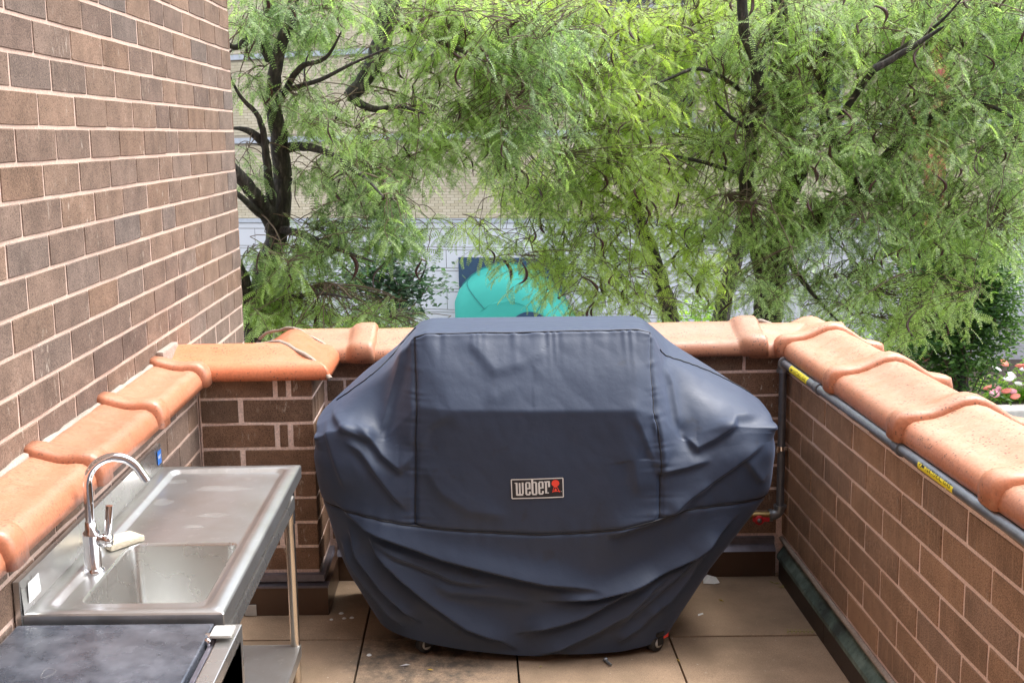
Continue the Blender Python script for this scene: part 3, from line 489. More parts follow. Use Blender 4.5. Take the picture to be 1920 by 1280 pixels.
# ---- coping tiles
PROF = [(-.190,.955),(-.192,.968),(-.185,.978),(-.165,.984),(-.14,.992),(-.11,1.010),(-.07,1.040),(-.035,1.060),(-.005,1.068),(.03,1.063),(.06,1.050),(.09,1.036),(.12,1.026),(.15,1.022),(.175,1.018),(.192,1.008),(.204,.992),(.208,.972),(.206,.955)]
PROF_IN = [(.190,.955),(-.176,.955)]
def coping(parent, p0, p1, mat, collar=None, m0=0, m1=0, prof=PROF, lift=0.0, tilt=0.0, inner=PROF_IN):
    """tile from p0 to p1 along its centreline; m0/m1 mitre slope (shift along the run per unit of width); collar 'start'/'end' """
    p0 = Vector(p0); p1 = Vector(p1); d = p1-p0; L = d.length; d.normalize(); nrm = Vector((d.y, -d.x, 0))
    ts = [0]
    def coll(s): return 0
    CL = 0.095
    if collar == 'start': st = [0, .003, .008, .016, .026, .045, .066, CL, CL+.010, CL+.02, CL+.03]
    elif collar == 'end': st = [0] + [L-x for x in (CL+.03, CL+.02, CL+.010, CL, .066, .045, .026, .016, .008, .003)]
    else: st = [0, .006]
    body = [x for x in np.linspace(max(st)+.001 if collar == 'start' else .02, (L-.12) if collar == 'end' else L-.006, 6) if 0 < x < L]; st = [x for x in st if 0 <= x <= L]
    st = sorted(set([round(x, 5) for x in st + body + [L]]))
    rings = []
    rr = random.Random(int(abs(p0.x*997+p0.y*613)))
    for s in st:
        q = s if collar == 'start' else (L-s if collar == 'end' else 9)
        if q < CL+0.03:
            x = min(1, max(0, q/0.022)); y = min(1, max(0, (CL+0.03-q)/0.045)); cb = 0.024*math.sqrt(max(0, x*(2-x)))*(y*y*(3-2*y))
        else: cb = 0
        edge = 0 if collar and q < .02 else 0
        ring = []
        for i, (wd, z) in enumerate(prof + inner):
            sgn = 1 if wd > 0 else -1
            isin = i >= len(prof)
            f = 0 if isin else 1
            ww = wd + (sgn*cb*0.8 if abs(wd) > .15 else 0)*f
            zz = z + (cb if z > .97 else 0)*f + lift
            if collar is None: tt = m0*wd + (L + m1*wd - m0*wd)*s/L
            elif m0 and s < L*.5: tt = m0*wd + s*(1 - m0*wd/(L*.5))
            else: tt = s
            P_ = p0 + d*tt + nrm*ww; ring.append((P_.x, P_.y, zz + tilt*s))
        rings.append(ring)
    m = MB(); m.loft(rings, 0, True, True, True)
    return m.build('coping_tile', mat, parent)
YC = YB+0.171; XC = XR+0.171
# right run (far to near)
ycoll = [4.95, 4.60, 3.94, 3.29, 2.67, 2.04, 1.41, .78]
for k in range(len(ycoll)-1):
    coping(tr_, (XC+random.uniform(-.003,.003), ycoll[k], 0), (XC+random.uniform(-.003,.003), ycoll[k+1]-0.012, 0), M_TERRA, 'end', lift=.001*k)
# the back run carries on under the first right-hand tile
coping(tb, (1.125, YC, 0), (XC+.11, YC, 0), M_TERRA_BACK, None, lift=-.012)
m = MB(); m.tube([(1.262+.03*math.sin(k), 4.76+.032*k, [1.01,1.03,1.036,1.047,1.056,1.053,1.045][k]-.001) for k in range(7)], .012, 6); m.build('mortar_joint', M_CEMENT, tb)
# back run: collars near their right ends
xs = [(-0.46, 0.12), (0.12, 0.60), (0.60, 1.10)]
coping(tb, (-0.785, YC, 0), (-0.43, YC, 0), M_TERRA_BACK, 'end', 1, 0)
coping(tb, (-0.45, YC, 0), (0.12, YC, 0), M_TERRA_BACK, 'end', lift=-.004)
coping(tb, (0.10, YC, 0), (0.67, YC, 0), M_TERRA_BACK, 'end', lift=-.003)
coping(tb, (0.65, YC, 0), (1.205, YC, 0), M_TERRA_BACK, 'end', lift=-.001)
# pier: run along X at Y=4.50, corner, run back to the long parapet
YPC = YP+0.171
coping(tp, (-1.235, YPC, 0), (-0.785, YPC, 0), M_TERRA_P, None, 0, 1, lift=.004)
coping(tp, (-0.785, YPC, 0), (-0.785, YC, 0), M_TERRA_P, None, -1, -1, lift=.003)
m = MB(); zs = [.960,.998,1.022,1.036,1.045,1.060,1.066,1.060,1.045,1.036,1.022,.99]
m.tube([(-0.785+.212-.424*k/11, YPC-.212+.424*k/11, zs[k]+.004) for k in range(12)], [.008+.004*random.random() for k in range(12)], 6); m.build('mortar_joint', M_CEMENT, tp)
m = MB(); m.tube([(-0.785+.205-.41*k/11, YC-.205+.41*k/11, zs[k]+.003) for k in range(12)], [.006+.004*random.random() for k in range(12)], 6); m.build('mortar_joint', M_CEMENT, tp)
# left half coping: centreline at the tall wall, only the outer half
HP = [(z[0]-0.002, z[1]) for z in [(0,1.046),(.03,1.042),(.06,1.033),(.09,1.025),(.12,1.022),(.145,1.024),(.163,1.022),(.178,1.013),(.190,.998),(.197,.978),(.199,.955)]]
HI = [(.183,.955),(-.002,.955)]
yl = [4.28, 4.19, 3.58, 2.97, 2.36, 1.75, 1.2]
for k in range(len(yl)-1):
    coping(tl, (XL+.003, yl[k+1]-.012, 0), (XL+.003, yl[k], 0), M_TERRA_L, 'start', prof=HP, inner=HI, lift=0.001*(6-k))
m = MB(); m.tube([(XL+.006, y, 1.044+random.uniform(-.003,.003)) for y in np.linspace(4.33, 1.0, 70)], [.012+random.uniform(-.002,.002) for _ in range(70)], 6); m.build('cement_fillet', M_CEMENT, tl)
m = MB(); m.cbox(XL+.001, XL+.03, 4.27, 4.50, 1.03, 1.085, .008); m.build('cement_lump', M_CEMENT, tp)

# ---- terrace floor of square pavers
PX0, PY0, PW = 0.7025, 4.0555, 0.579
m = MB(); m.box(-1.24, 1.30, -0.89, 4.68, -0.043, -0.036); fl = m.build('terrace_floor', simple('joint_dirt', (0.03,0.025,0.02), 0.95), kind='structure')
for ix in range(-4, 2):
    for iy in range(-8, 2):
        x0 = PX0 + ix*PW + .0035; x1 = x0 + PW - .007; y1 = PY0 + (iy+1)*PW - .0035; y0 = y1 - PW + .007
        x0 = max(x0, -1.105); x1 = min(x1, 1.283); y1 = min(y1, 4.672); y0 = max(y0, -.88)
        if x1-x0 < .03 or y1-y0 < .03: continue
        cut = y1 > YP-0.002 and x0 < -0.655
        m = MB(); dz = random.uniform(-.0025, .0015)
        if cut and y0 < YP-.002:
            m.cbox(x0, x1, y0, YP-.002, -.034, dz, .003)
            if x1 > -0.65: m.box(-0.65, x1-.001, YP-.003, y1, -.034, dz-.0004)
        elif cut: continue
        else: m.cbox(x0, x1, y0, y1, -.034, dz, .003)
        m.build('paver', M_PAVER, fl)
# ================================================================ FAR BUILDING (its own frame: u along the facade, v outward to the street)
BO = Vector((-6.6, 31.0, 0)); BU = Vector((.958, -.287, 0)); BV = Vector((-.287, -.958, 0))
tbld = empty('office_building', (-6.6, 31.0, -3.6), 'long cream brick building with white panelled base and grey sills across the street', 'building')
def B3(u, v, z): p = BO + BU*u + BV*v; return (p.x, p.y, z)
def bbox(m, u0, u1, v0, v1, z0, z1, mi=0):
    c = [B3(u0,v1,z0),B3(u1,v1,z0),B3(u1,v0,z0),B3(u0,v0,z0),B3(u0,v1,z1),B3(u1,v1,z1),B3(u1,v0,z1),B3(u0,v0,z1)]
    m.add(c, [(3,2,1,0),(4,5,6,7),(0,1,5,4),(1,2,6,5),(2,3,7,6),(3,0,4,7)], mi)
M_CREAM = simple('cream_brick', (0.46,0.40,0.29), 0.85, 0, 1.2, 0.12)
def cream():
    m, t, b = newmat('cream_bricks'); b.inputs['Roughness'].default_value = .85; g = N(t, 'ShaderNodeNewGeometry')
    c = mix(t, g.outputs['Random Per Island'], (0.50,0.425,0.295), (0.60,0.52,0.385)); c = mix(t, 1.0, c, ramp(t, noise(t, pos(t), .5, 4), [(.3,.9),(.7,1.08)]), 'MULTIPLY'); t.links.new(c, b.inputs['Base Color']); return m
M_CREAMB = cream()
M_JOINTC = simple('cream_joint', (0.34,0.29,0.22), 0.95)
M_PANEL = simple('panel_pale_grey', (0.56,0.56,0.58), 0.55, 0, 0.7, 0.06)
M_BAND = simple('sill_grey', (0.42,0.44,0.48), 0.6)
M_GAP = simple('panel_joint', (0.16,0.16,0.17), 0.9)
M_GLASS = simple('window_glass_dark', (0.03,0.045,0.05), 0.08, 0.0, 1, 0.3)
M_FRAME = simple('window_frame_grey', (0.30,0.31,0.32), 0.5)
UMAX = 34.0
m = MB(); bbox(m, -9, UMAX, -8, -0.02, -3.6, 15); m.build('wall_core', M_JOINTC, tbld)
wins = [(10.3, 12.4, 2.05, 3.95), (10.3, 12.4, 4.75, 6.7), (13.6, 15.7, 2.05, 3.95), (13.6, 15.7, 4.75, 6.7), (18.5, 20.6, 2.05, 3.95), (18.5, 20.6, 4.75, 6.7), (-4.5,-2.4,2.05,3.95), (22.4,24.6,2.05,3.95)]
CHF, BLF = 0.0745, 0.215
rows = int((7.2+0.20)/CHF); V = []; 
for r in range(rows):
    z0 = -0.20 + r*CHF + .005; z1 = z0 + CHF - .010
    if (1.80 < z1 and z0 < 1.98) or (4.02 < z1 and z0 < 4.18): continue
    us = np.arange(-1.5, UMAX-9, BLF) + (BLF/2 if r % 2 else 0)
    for wv in wins:
        if z1 > wv[2] and z0 < wv[3]: us = us[(us+BLF < wv[0]) | (us > wv[1])]
    for u in us: V.append((u+.005, u+BLF-.005, z0, z1))
A = np.array(V); n = len(A)
P8 = np.zeros((n, 8, 3))
vv = rng.uniform(-.002, .002, n)
for i, (ui, zi, vq) in enumerate([(0,2,-.02),(1,2,-.02),(1,3,-.02),(0,3,-.02),(0,2,0.0),(1,2,0.0),(1,3,0.0),(0,3,0.0)]):
    u = A[:, ui]; z = A[:, zi]; v_ = vq + (vv if vq == 0 else 0)
    P8[:, i, 0] = BO.x + BU.x*u + BV.x*v_; P8[:, i, 1] = BO.y + BU.y*u + BV.y*v_; P8[:, i, 2] = z
FQ = np.array([(4,5,6,7),(0,1,5,4),(1,2,6,5),(2,3,7,6),(3,0,4,7)])
F = (np.arange(n)[:, None, None]*8 + FQ[None]).reshape(-1, 4)
link('brick_field', npmesh('brick_field', P8.reshape(-1, 3), F, M_CREAMB), tbld, kind='stuff')
for z0, z1 in ((1.82, 1.965), (4.035, 4.17), (-.325, -.215)):
    m = MB(); bbox(m, -6, UMAX, -.015, .05, z0, z1); m.build('sill_band', M_BAND, tbld)
zt = -.335; k = 0
while zt > -3.2:
    h = 0.15 if k == 0 else (0.47 if k % 2 else 0.075)
    if h > .2:
        off = (k//2) % 2 * 1.1; u = -6 + off
        while u < 26:
            m = MB(); bbox(m, u+.008, u+2.2-.008, -.015, .022, zt-h+.008, zt-.008); m.build('wall_panel', M_PANEL, tbld); u += 2.2
    else:
        m = MB(); bbox(m, -6, 26, -.015, .024, zt-h+.010, zt-.010); m.build('panel_strip', M_PANEL, tbld)
    zt -= h; k += 1
for (u0, u1, z0, z1) in wins:
    m = MB(); 
    for a in ((u0,u1,z0,z0+.08),(u0,u1,z1-.08,z1),(u0,u0+.07,z0+.08,z1-.08),(u1-.07,u1,z0+.08,z1-.08),((u0+u1)/2-.03,(u0+u1)/2+.03,z0+.08,z1-.08)): bbox(m, a[0], a[1], -.018, .03, a[2], a[3])
    wf = m.build('window', M_FRAME, tbld)
    m = MB(); bbox(m, u0+.07, u1-.07, -.019, -.005, z0+.08, z1-.08); o = m.build('pane', M_GLASS); o.parent = wf
# louvre grille seen low on the left
m = MB()
for k in range(9): bbox(m, -1.5, .55, 0, .06, -3.05+k*.12, -2.99+k*.12)
m.build('louvre', M_PANEL, tbld)
M_RUST = simple('rust_red_steel', (0.36,0.10,0.07), 0.6)
m = MB(); bbox(m, 17.45, 17.85, .3, .7, -3.6, 5.2); bbox(m, 17.1, 17.45, .35, .65, 1.7, 2.2); bbox(m, 17.2, 17.7, .34, .62, 1.1, 1.7)
props(m.build('steel_column', M_RUST), 'rust red steel column half hidden by leaves at upper right', 'column')

# teal awning with navy head panel
taw = empty('awning', B3(8.0, .8, -3.6), 'turquoise domed shop awning with navy panel behind it', 'awning')
M_TEAL = simple('teal_canvas', (0.035,0.36,0.29), 0.7, 0, 1.5, 0.10); M_NAVY = simple('navy_panel', (0.018,0.05,0.10), 0.4)
m = MB(); bbox(m, 6.46, 9.25, .032, .12, -3.3, -1.21); m.build('head_panel', M_NAVY, taw)
out_ = [(6.47,-3.3),(6.47,-2.75),(6.47,-2.2),(6.58,-1.92),(6.82,-1.68),(7.1,-1.5),(7.45,-1.38),(7.86,-1.34),(8.25,-1.42),(8.65,-1.62),(9.0,-1.92),(9.3,-2.28),(9.55,-2.7),(9.75,-3.1),(9.8,-3.3)]
rings = []
for q in range(9):
    f = q/8; sc = 1-.10*f-.30*f**4; rr_ = []
    for i, (u, z) in enumerate(out_):
        uu = 8.45+(u-8.45)*sc; zz = -3.3+(z+3.3)*sc + .02*math.sin(i*2.1+q)*f
        rr_.append(B3(uu, .14+1.15*math.sin(f*math.pi/2) + .015*math.sin(i*1.7+q*.9), zz))
    rings.append(rr_)
m = MB(); nn = len(out_); m.add([v for r_ in rings for v in r_], [(i*nn+j, i*nn+j+1, (i+1)*nn+j+1, (i+1)*nn+j) for i in range(8) for j in range(nn-1)], 0, True); m.add(rings[-1], [tuple(range(nn))]); m.build('canopy', M_TEAL, taw)
m = MB(); m.tube([Vector(p)+Vector((0,-.01,.008)) for p in rings[0]], .03, 6); m.build('canopy_edge', simple('teal_seam', (0.015,0.16,0.15), .7), taw)
for j in (4, 10):
    m = MB(); m.tube([Vector(r_[j])+Vector((0,-.012,.006)) for r_ in rings], .010, 5); m.build('canopy_seam', bpy.data.materials['teal_seam'], taw)
m = MB(); pr = [B3(8.65+.5*math.cos(a), 1.31, -2.8+.42*math.sin(a)) for a in np.linspace(0, math.pi, 16)]
m.add(pr+[Vector(p)+BV*.03 for p in pr], [tuple(range(16)), tuple(range(16,32))[::-1]] + [(i, i+1, i+17, i+16) for i in range(15)]); m.build('arch_panel', M_NAVY, taw)

# planter wall + street things on the right
m = MB(); m.cbox(8.5, 18.0, 19.3, 19.75, -3.6, -3.02, .03); props(m.build('planter_wall', simple('pale_concrete', (0.46,0.43,0.38), .8)), 'low pale concrete planter edge at far right below the flowers', 'planter')
m = MB(); m.box(8.6, 18.0, 19.76, 24.0, -3.6, -3.1); m.build('planting_soil', simple('soil', (.05,.035,.025), .95), kind='structure')
tb2 = empty('garden_wall', (13, 24.2, -3.6), 'grey rendered garden wall behind the flower bed at far right', 'wall')
m = MB(); m.cbox(9.8, 20.0, 24.1, 24.4, -3.6, -2.3, .02); m.build('wall', simple('render_grey', (.36,.34,.36), .8), tb2)
m = MB(); m.cbox(9.75, 20.05, 24.05, 24.45, -2.3, -2.22, .02); m.build('wall_cap', M_BAND, tb2)
tpp = empty('blue_parasol', (13.05, 22.5, -3.6), 'small closed blue parasol standing by the garden wall', 'parasol')
m = MB(); m.tube([(13.05,22.9,-3.6),(13.05,22.9,-.9)], .03, 8); m.build('pole', M_FRAME, tpp)
m = MB(); m.lathe((13.05,22.9,-2.7), [(.02,0),(.13,.1),(.11,.7),(.07,1.3),(.01,1.7)], 12); m.build('folded_canopy', simple('blue_canvas', (.04,.09,.32), .7), tpp)

# ================================================================ TREES
def bez(a, b, bend, n=8):
    a = np.array(a); b = np.array(b); m_ = (a+b)/2 + bend
    t = np.linspace(0, 1, n)[:, None]; return (1-t)**2*a + 2*t*(1-t)*m_ + t*t*b
def smooth(pts, k=4):
    P_ = [np.array(p) for p in pts]; out = []
    for i in range(len(P_)-1):
        p0 = P_[max(i-1,0)]; p1 = P_[i]; p2 = P_[i+1]; p3 = P_[min(i+2, len(P_)-1)]
        for j in range(k):
            t = j/k; out.append(.5*((2*p1)+(-p0+p2)*t+(2*p0-5*p1+4*p2-p3)*t*t+(-p0+3*p1-3*p2+p3)*t**3))
    out.append(P_[-1]); return out
def frond_template(npair, curl):
    vs = []; fs = []; L = 1.0
    def c(t): return np.array([t*L*(1-.12*curl*t), 0, -curl*.35*t*t])
    for i in range(npair):
        t = .10 + .88*i/(npair-1); p = c(t); ln = .165*(1-.45*abs(t-.5)**1.3*2*.9); wd = .033
        for sd in (-1, 1):
            d = np.array([.30, sd*.95, -.12]); d /= np.linalg.norm(d); s_ = np.array([.95, -sd*.3, 0])
            o = len(vs); mid = p + d*ln*.5
            vs += [p, mid + s_*wd, p + d*ln + np.array([0,0,-.012]), mid - s_*wd]; fs.append((o, o+1, o+2, o+3))
    for i in range(4):
        a = c(i/4); b_ = c((i+1)/4); o = len(vs); hw = .0085
        vs += [a+np.array([0,hw,0]), a-np.array([0,hw,0]), b_-np.array([0,hw,0]), b_+np.array([0,hw,0])]; fs.append((o, o+1, o+2, o+3))
    return np.array(vs), np.array(fs)
FT = [frond_template(9, .4), frond_template(8, .9), frond_template(10, .7), frond_template(9, 1.2)]
def rotmats(dirs, ups):
    x = dirs/np.linalg.norm(dirs, axis=1)[:, None]; y = np.cross(ups, x); y /= np.linalg.norm(y, axis=1)[:, None]+1e-9; z = np.cross(x, y)
    return np.stack([x, y, z], axis=2)
def scatter(templ, P_, D, U, Sc):
    V, F = templ; n = len(P_); Rm = rotmats(D, U)
    W = np.einsum('nij,kj->nki', Rm, V)*Sc[:, None, None] + P_[:, None, :]
    Fa = F[None] + (np.arange(n)*len(V))[:, None, None]
    return W.reshape(-1, 3), Fa.reshape(-1, F.shape[1])
def join(parts):
    Vs = []; Fs = []; o = 0
    for V, F in parts: Vs.append(V); Fs.append(F+o); o += len(V)
    return np.concatenate(Vs), np.concatenate(Fs)
def pod_mesh(var):
    r = random.Random(var); L = r.uniform(.20, .30); cv = r.uniform(.25, .8); rings = []
    for i in range(9):
        t = i/8; a = cv*1.6*t; x = L*math.sin(a)/(cv*1.6)*1.0; z = -L*t*.92; x = L*cv*.55*math.sin(math.pi*t*.9) ; wv = .0155*math.sin(math.pi*min(1, .08+t*.92))**.5 + .001
        y = .006*math.sin(t*9+var)
        rings.append([(x-wv, y, z), (x, y-.003, z), (x+wv, y, z), (x, y+.003, z)])
    m = MB(); m.loft(rings, 0, True, True, True); return m.mesh('seed_pod', M_POD)
PODS = [pod_mesh(i) for i in range(7)]
def near_limb(pts, q):
    d = ((pts[:, :3]-q)**2*np.array([1,1,.8])).sum(1) + np.where(pts[:, 2] > q[2]-.1, 0, .15); k = np.argsort(d)[:36]; return pts[random.choice(list(k))]
def locust(name, key, label, leafmat, npods, fr=(.08,.165)):
    lim = LIMBS[key]; base = lim[0][2][0]
    t = empty(name, (base[0], base[1], -3.6), label, 'tree', None)
    allp = []
    for i, (r0, r1, pts) in enumerate(lim):
        if i == 0 and pts[0][2] > -3.5 and key != 'upper': pts = [(pts[0][0]+.05, pts[0][1]+.05, -3.7)] + list(pts)
        sp_ = smooth(pts, 5); n = len(sp_)
        if i == 0 : rr = [r0*(1.25 if k < 2 else 1) + (r1-r0)*k/(n-1) for k in range(n)]
        else:
            if r1 <= .026: r1 = .005
            rr = [r0+(r1-r0)*k/(n-1) for k in range(n)]
        sp_ = [p + np.array([random.uniform(-1,1)*r*.12 for _ in range(3)]) for p, r in zip(sp_, rr)]
        m = MB(); m.tube([tuple(p) for p in sp_], rr, 12 if r0 > .05 else 7); m.build('trunk' if i == 0 else 'limb', M_BARK, t)
        for p, r in zip(sp_, rr): allp.append((*p, r))
    allp = np.array(allp); allp = allp[allp[:, 2] > -1.6]
    tw = MB(); FP = {i: ([], [], [], []) for i in range(4)}; podspots = []
    for (cx, cy, cz, rx, ry, rz, nf) in BLOBS[key]:
        C0 = np.array([cx, cy, cz]); br = []
        for k in range(max(2, int(3*rx*rz*4)+1)):
            tgt = C0 + rng.normal(size=3)*np.array([rx, ry, rz])*.5
            st = near_limb(allp, tgt); L = np.linalg.norm(tgt-st[:3])
            pts = bez(st[:3], tgt, np.array([rng.normal()*.12*L, rng.normal()*.1*L, .22*L]), 9)
            pts = pts + rng.normal(size=pts.shape)*.012*np.linspace(0, 1, 9)[:, None]*L
            tw.tube([tuple(p) for p in pts], list(np.linspace(min(st[3]*.6, .003+.007*min(L, 2)), .002, 9)), 5, caps=False)
            br.append(pts[3:])
        br = np.concatenate(br)
        ntw = max(2, int(nf*(2.1 if key != 'left' else 2.0)/11))
        for k in range(ntw):
            u = rng.normal(size=3); u /= np.linalg.norm(u); p0 = C0 + u*rng.uniform(0,1)**.4*np.array([rx, ry, rz])
            q = br[np.argmin(((br-p0)**2).sum(1))]
            a = rng.uniform(0, 2*math.pi); d = np.array([math.cos(a), math.sin(a)*.8-.25, rng.uniform(-.5, .25)]); L = rng.uniform(.35, .7)
            L = min(L, max(.25, 1.2*max(rx, rz)))
            n = 8; pts = [p0 - d*L*.35]
            for i in range(n-1):
                d = d + np.array([rng.normal()*.14, rng.normal()*.14, -.13]); d /= np.linalg.norm(d); pts.append(pts[-1] + d*L/(n-1))
            tw.tube([tuple(p) for p in pts], list(np.linspace(.0032, .0013, n)), 3, caps=False)
            if np.linalg.norm(q-pts[0]) < .9: tw.tube([tuple(p) for p in bez(q, pts[0], np.array([0,0,.05]), 5)], list(np.linspace(.004, .003, 5)), 3, caps=False)
            if rng.random() < .5: podspots.append(pts[rng.integers(2, n)])
            nfr = 11
            for i in range(nfr):
                s = (i+rng.uniform(0,.8))/nfr*(n-1); j = min(n-2, int(s)); p = pts[j] + (pts[j+1]-pts[j])*(s-j); td = pts[j+1]-pts[j]; td = td/np.linalg.norm(td)
                side = np.cross(td, [0,0,1]); side = side/(np.linalg.norm(side)+1e-6)*(1 if i % 2 else -1)
                dd = td*rng.uniform(.3,.9) + side*rng.uniform(.5,1.0) + np.array([0,0,rng.uniform(-.7,.3)])
                up_ = np.array([rng.normal()*.5, rng.normal()*.5-.35, 1.0])
                b_ = FP[rng.integers(0, 4)]; b_[0].append(p); b_[1].append(dd); b_[2].append(up_); b_[3].append(rng.uniform(*fr))
    tw.build('twigs', M_TWIG, t, kind='stuff')
    parts = [scatter(FT[i], *[np.array(x) for x in FP[i]]) for i in range(4)]
    V, F = join(parts); link('crown', npmesh('crown', V, F, leafmat), t, kind='stuff')
    random.shuffle(podspots)
    for i, p in enumerate(podspots[:npods]):
        me = PODS[i % 7]
        o = link('seed_pod', me, t); o.location = p; o.rotation_euler = (random.uniform(-.35,.35), random.uniform(-.4,.4), random.uniform(0, 6.28)); s = random.uniform(.5, .95); o.scale = (s, s*.9, s)
    return t
LIMBS['left'] += LIMBS.pop('upper')
for b_ in BLOBS.pop('upper'): BLOBS['left'].append(b_)
LIMBS['left'].append((.09, .07, [LIMBS['left'][1][2][-1], tuple(np.array(LIMBS['left'][1][2][-1])*.5+np.array([LIMBS['left'][13][2][0]])[0]*.5+np.array([0,0,.15])), LIMBS['left'][13][2][0]]))
locust('honey_locust_tree', 'left', 'dark trunked honey locust nearest the tall brick wall, its forked limbs showing', L_LEFT, 150)
locust('honey_locust_tree', 'mid', 'large honey locust behind the right corner of the terrace with two thick crossing limbs', L_MID, 240)
locust('honey_locust_tree', 'center', 'honey locust with thin leaning trunk, branches hanging in front of the turquoise awning', L_CEN, 150)
locust('honey_locust_tree', 'center2', 'slim honey locust with slanting trunk between the leaning one and the thick one', L_CEN, 70)

def leaf_template(asp=.42):
    return np.array([(0,0,0),(.45,asp*.5,.05),(1,0,-.05),(.45,-asp*.5,.05)]), np.array([(0,1,2,3)])
def bushy(name, key, label, cat, leafmat, size, per=5, trunk=True, asp=.5):
    lim = LIMBS.get(key, []); bl = BLOBS[key]; c0 = bl[0]
    t = empty(name, (c0[0] if not lim else lim[0][2][0][0], c0[1], -3.6), label, cat); allp = []
    for i, (r0, r1, pts) in enumerate(lim):
        if i == 0: pts = [(pts[0][0], pts[0][1], -3.7)] + list(pts)
        sp_ = smooth(pts, 5); n = len(sp_); rr = list(np.linspace(r0, r1, n))
        m = MB(); m.tube([tuple(p) for p in sp_], rr, 8); m.build('trunk' if i == 0 else 'limb', M_BARK, t)
        for p, r in zip(sp_, rr): allp.append((*p, r))
    if not allp: allp = [(b_[0], b_[1], -3.6, .03) for b_ in bl]
    allp = np.array(allp); tw = MB(); P_ = []; D = []; U = []; Sc = []
    for (cx, cy, cz, rx, ry, rz, nf) in bl:
        C0 = np.array([cx, cy, cz])
        for k in range(max(3, nf//55)):
            u = rng.normal(size=3); u /= np.linalg.norm(u); tgt = C0 + u*rng.uniform(.2, 1)**.5*np.array([rx, ry, rz]); st = near_limb(allp, tgt)
            pts = bez(st[:3], tgt, np.array([0,0,.1])+rng.normal(size=3)*.08, 8); tw.tube([tuple(p) for p in pts], list(np.linspace(.014, .003, 8)), 4, caps=False)
            m_ = 55
            for j in range(m_):
                s = rng.uniform(.35, 1.05)*7; i = min(6, int(s)); p = pts[i]+(pts[i+1]-pts[i])*(s-i) + rng.normal(size=3)*np.array([.14,.14,.10])
                for l in range(per):
                    a = rng.uniform(0, 6.28); P_.append(p + rng.normal(size=3)*size*.45); D.append((math.cos(a), math.sin(a), rng.uniform(-.6,.3))); U.append((rng.normal()*.5, rng.normal()*.5-.2, 1)); Sc.append(size*rng.uniform(.7, 1.25))
    tw.build('twigs', M_TWIG, t, kind='stuff')
    V, F = scatter(leaf_template(asp), np.array(P_), np.array(D), np.array(U), np.array(Sc)); link('crown', npmesh('crown', V, F, leafmat), t, kind='stuff')
    return t
bushy('small_leaved_tree', 'right', 'dense dark small leaved tree right of the terrace corner with glossy leaves', 'tree', L_DARK, .075, 4)
bushy('dogwood_shrub', 'dogwood', 'dark oval leaved shrub before the white panels, left of the turquoise awning', 'shrub', L_DOG, .10, 2)
bushy('lime_bush', 'hedge', 'lime green bush low behind the back parapet, around the leaning trunk', 'bush', L_HEDGE, .075, 4)
fb = bushy('flower_bed', 'flowers', 'flower bed with coral and white blooms behind the concrete planter edge', 'flowers', L_HEDGE, .10, 4)
M_FLW = [simple('petal_coral', (.70,.20,.14), .6), simple('petal_white', (.8,.78,.74), .6), simple('petal_pink', (.62,.25,.30), .6)]
for i in range(44):
    m = MB(); m.lathe((0,0,0), [(.002,-.03),(.07,.0),(.105,.035),(.06,.055),(.001,.06)], 9); 
    o = m.build('flower_head', M_FLW[[0,0,2,1][i % 4]], fb); o.location = (random.uniform(9.05, 11.2), random.uniform(19.72, 20.2), random.uniform(-2.95, -2.30)); o.scale = (.85,)*3; o.rotation_euler = (random.uniform(-.4,.8), random.uniform(-.5,.5), 0)

# ================================================================ COVERED GRILL
def catrom(a, b, c, d, t): return .5*((2*b)+(-a+c)*t+(2*a-5*b+4*c-d)*t*t+(-a+3*b-3*c+d)*t**3)
rowsC = [[np.array(p) for p in r] for r in COVER_ROWS]        # B..I visible rows, 11 columns
full = []
for ri, r in enumerate(rowsC):
    L_, Rr = r[0], r[-1]; zin = .10 if ri < 4 else .06
    lb = np.array([L_[0]+.05, 4.42 if ri < 6 else 4.46, L_[2]-(.02 if ri < 3 else 0)]); rb = np.array([Rr[0]-.05, 4.42 if ri < 6 else 4.46, Rr[2]-(.02 if ri < 3 else 0)])
    lm = (L_+lb)/2 + np.array([-.015,0,0]); rm = (Rr+rb)/2 + np.array([.015,0,0])
    full.append([lb, lm] + r + [rm, rb])
back_top = [np.array([p[0]*.985, max(p[1], 4.42)+.03, p[2]-.05]) for p in full[0]]
back_mid = [np.array([p[0]*.97, 4.50, p[2]*.55]) for p in full[0]]
back_bot = [np.array([p[0]*.80, 4.50, .06]) for p in full[0]]
full = [back_bot, back_mid, back_top] + full
G = np.array(full)                                              # rows x cols x 3
nr, nc = G.shape[:2]
segr = [6, 8, 6, 30, 36, 42, 58, 64, 52, 62]; segc = [14, 14] + [30, 30, 26, 34, 60, 60, 34, 26, 30, 34] + [14, 14]
def up_axis(A, segs, ax):
    A = np.moveaxis(A, ax, 0); out = []
    for i in range(len(A)-1):
        for j in range(segs[i]): t = j/segs[i]; out.append(A[i]*(1-t)+A[i+1]*t)
    out.append(A[-1]); return np.moveaxis(np.array(out), 0, ax)
segc = segc[:nc-1]; segr = segr[:nr-1]
H_ = up_axis(up_axis(G, segr, 0), segc, 1)
def gsm(A, sig, ax):
    k = int(sig*3); w_ = np.exp(-np.arange(-k, k+1)**2/(2*sig*sig)); w_ /= w_.sum(); A = np.moveaxis(A, ax, 0)
    pad = np.concatenate([2*A[:1]-A[k:0:-1], A, 2*A[-1:]-A[-2:-k-2:-1]]); out = sum(w_[i]*pad[i:i+len(A)] for i in range(2*k+1)); return np.moveaxis(out, 0, ax)
soft_ = gsm(gsm(H_, 5.5, 0), 5.5, 1); crisp = gsm(gsm(H_, 1.5, 0), 2.2, 1)
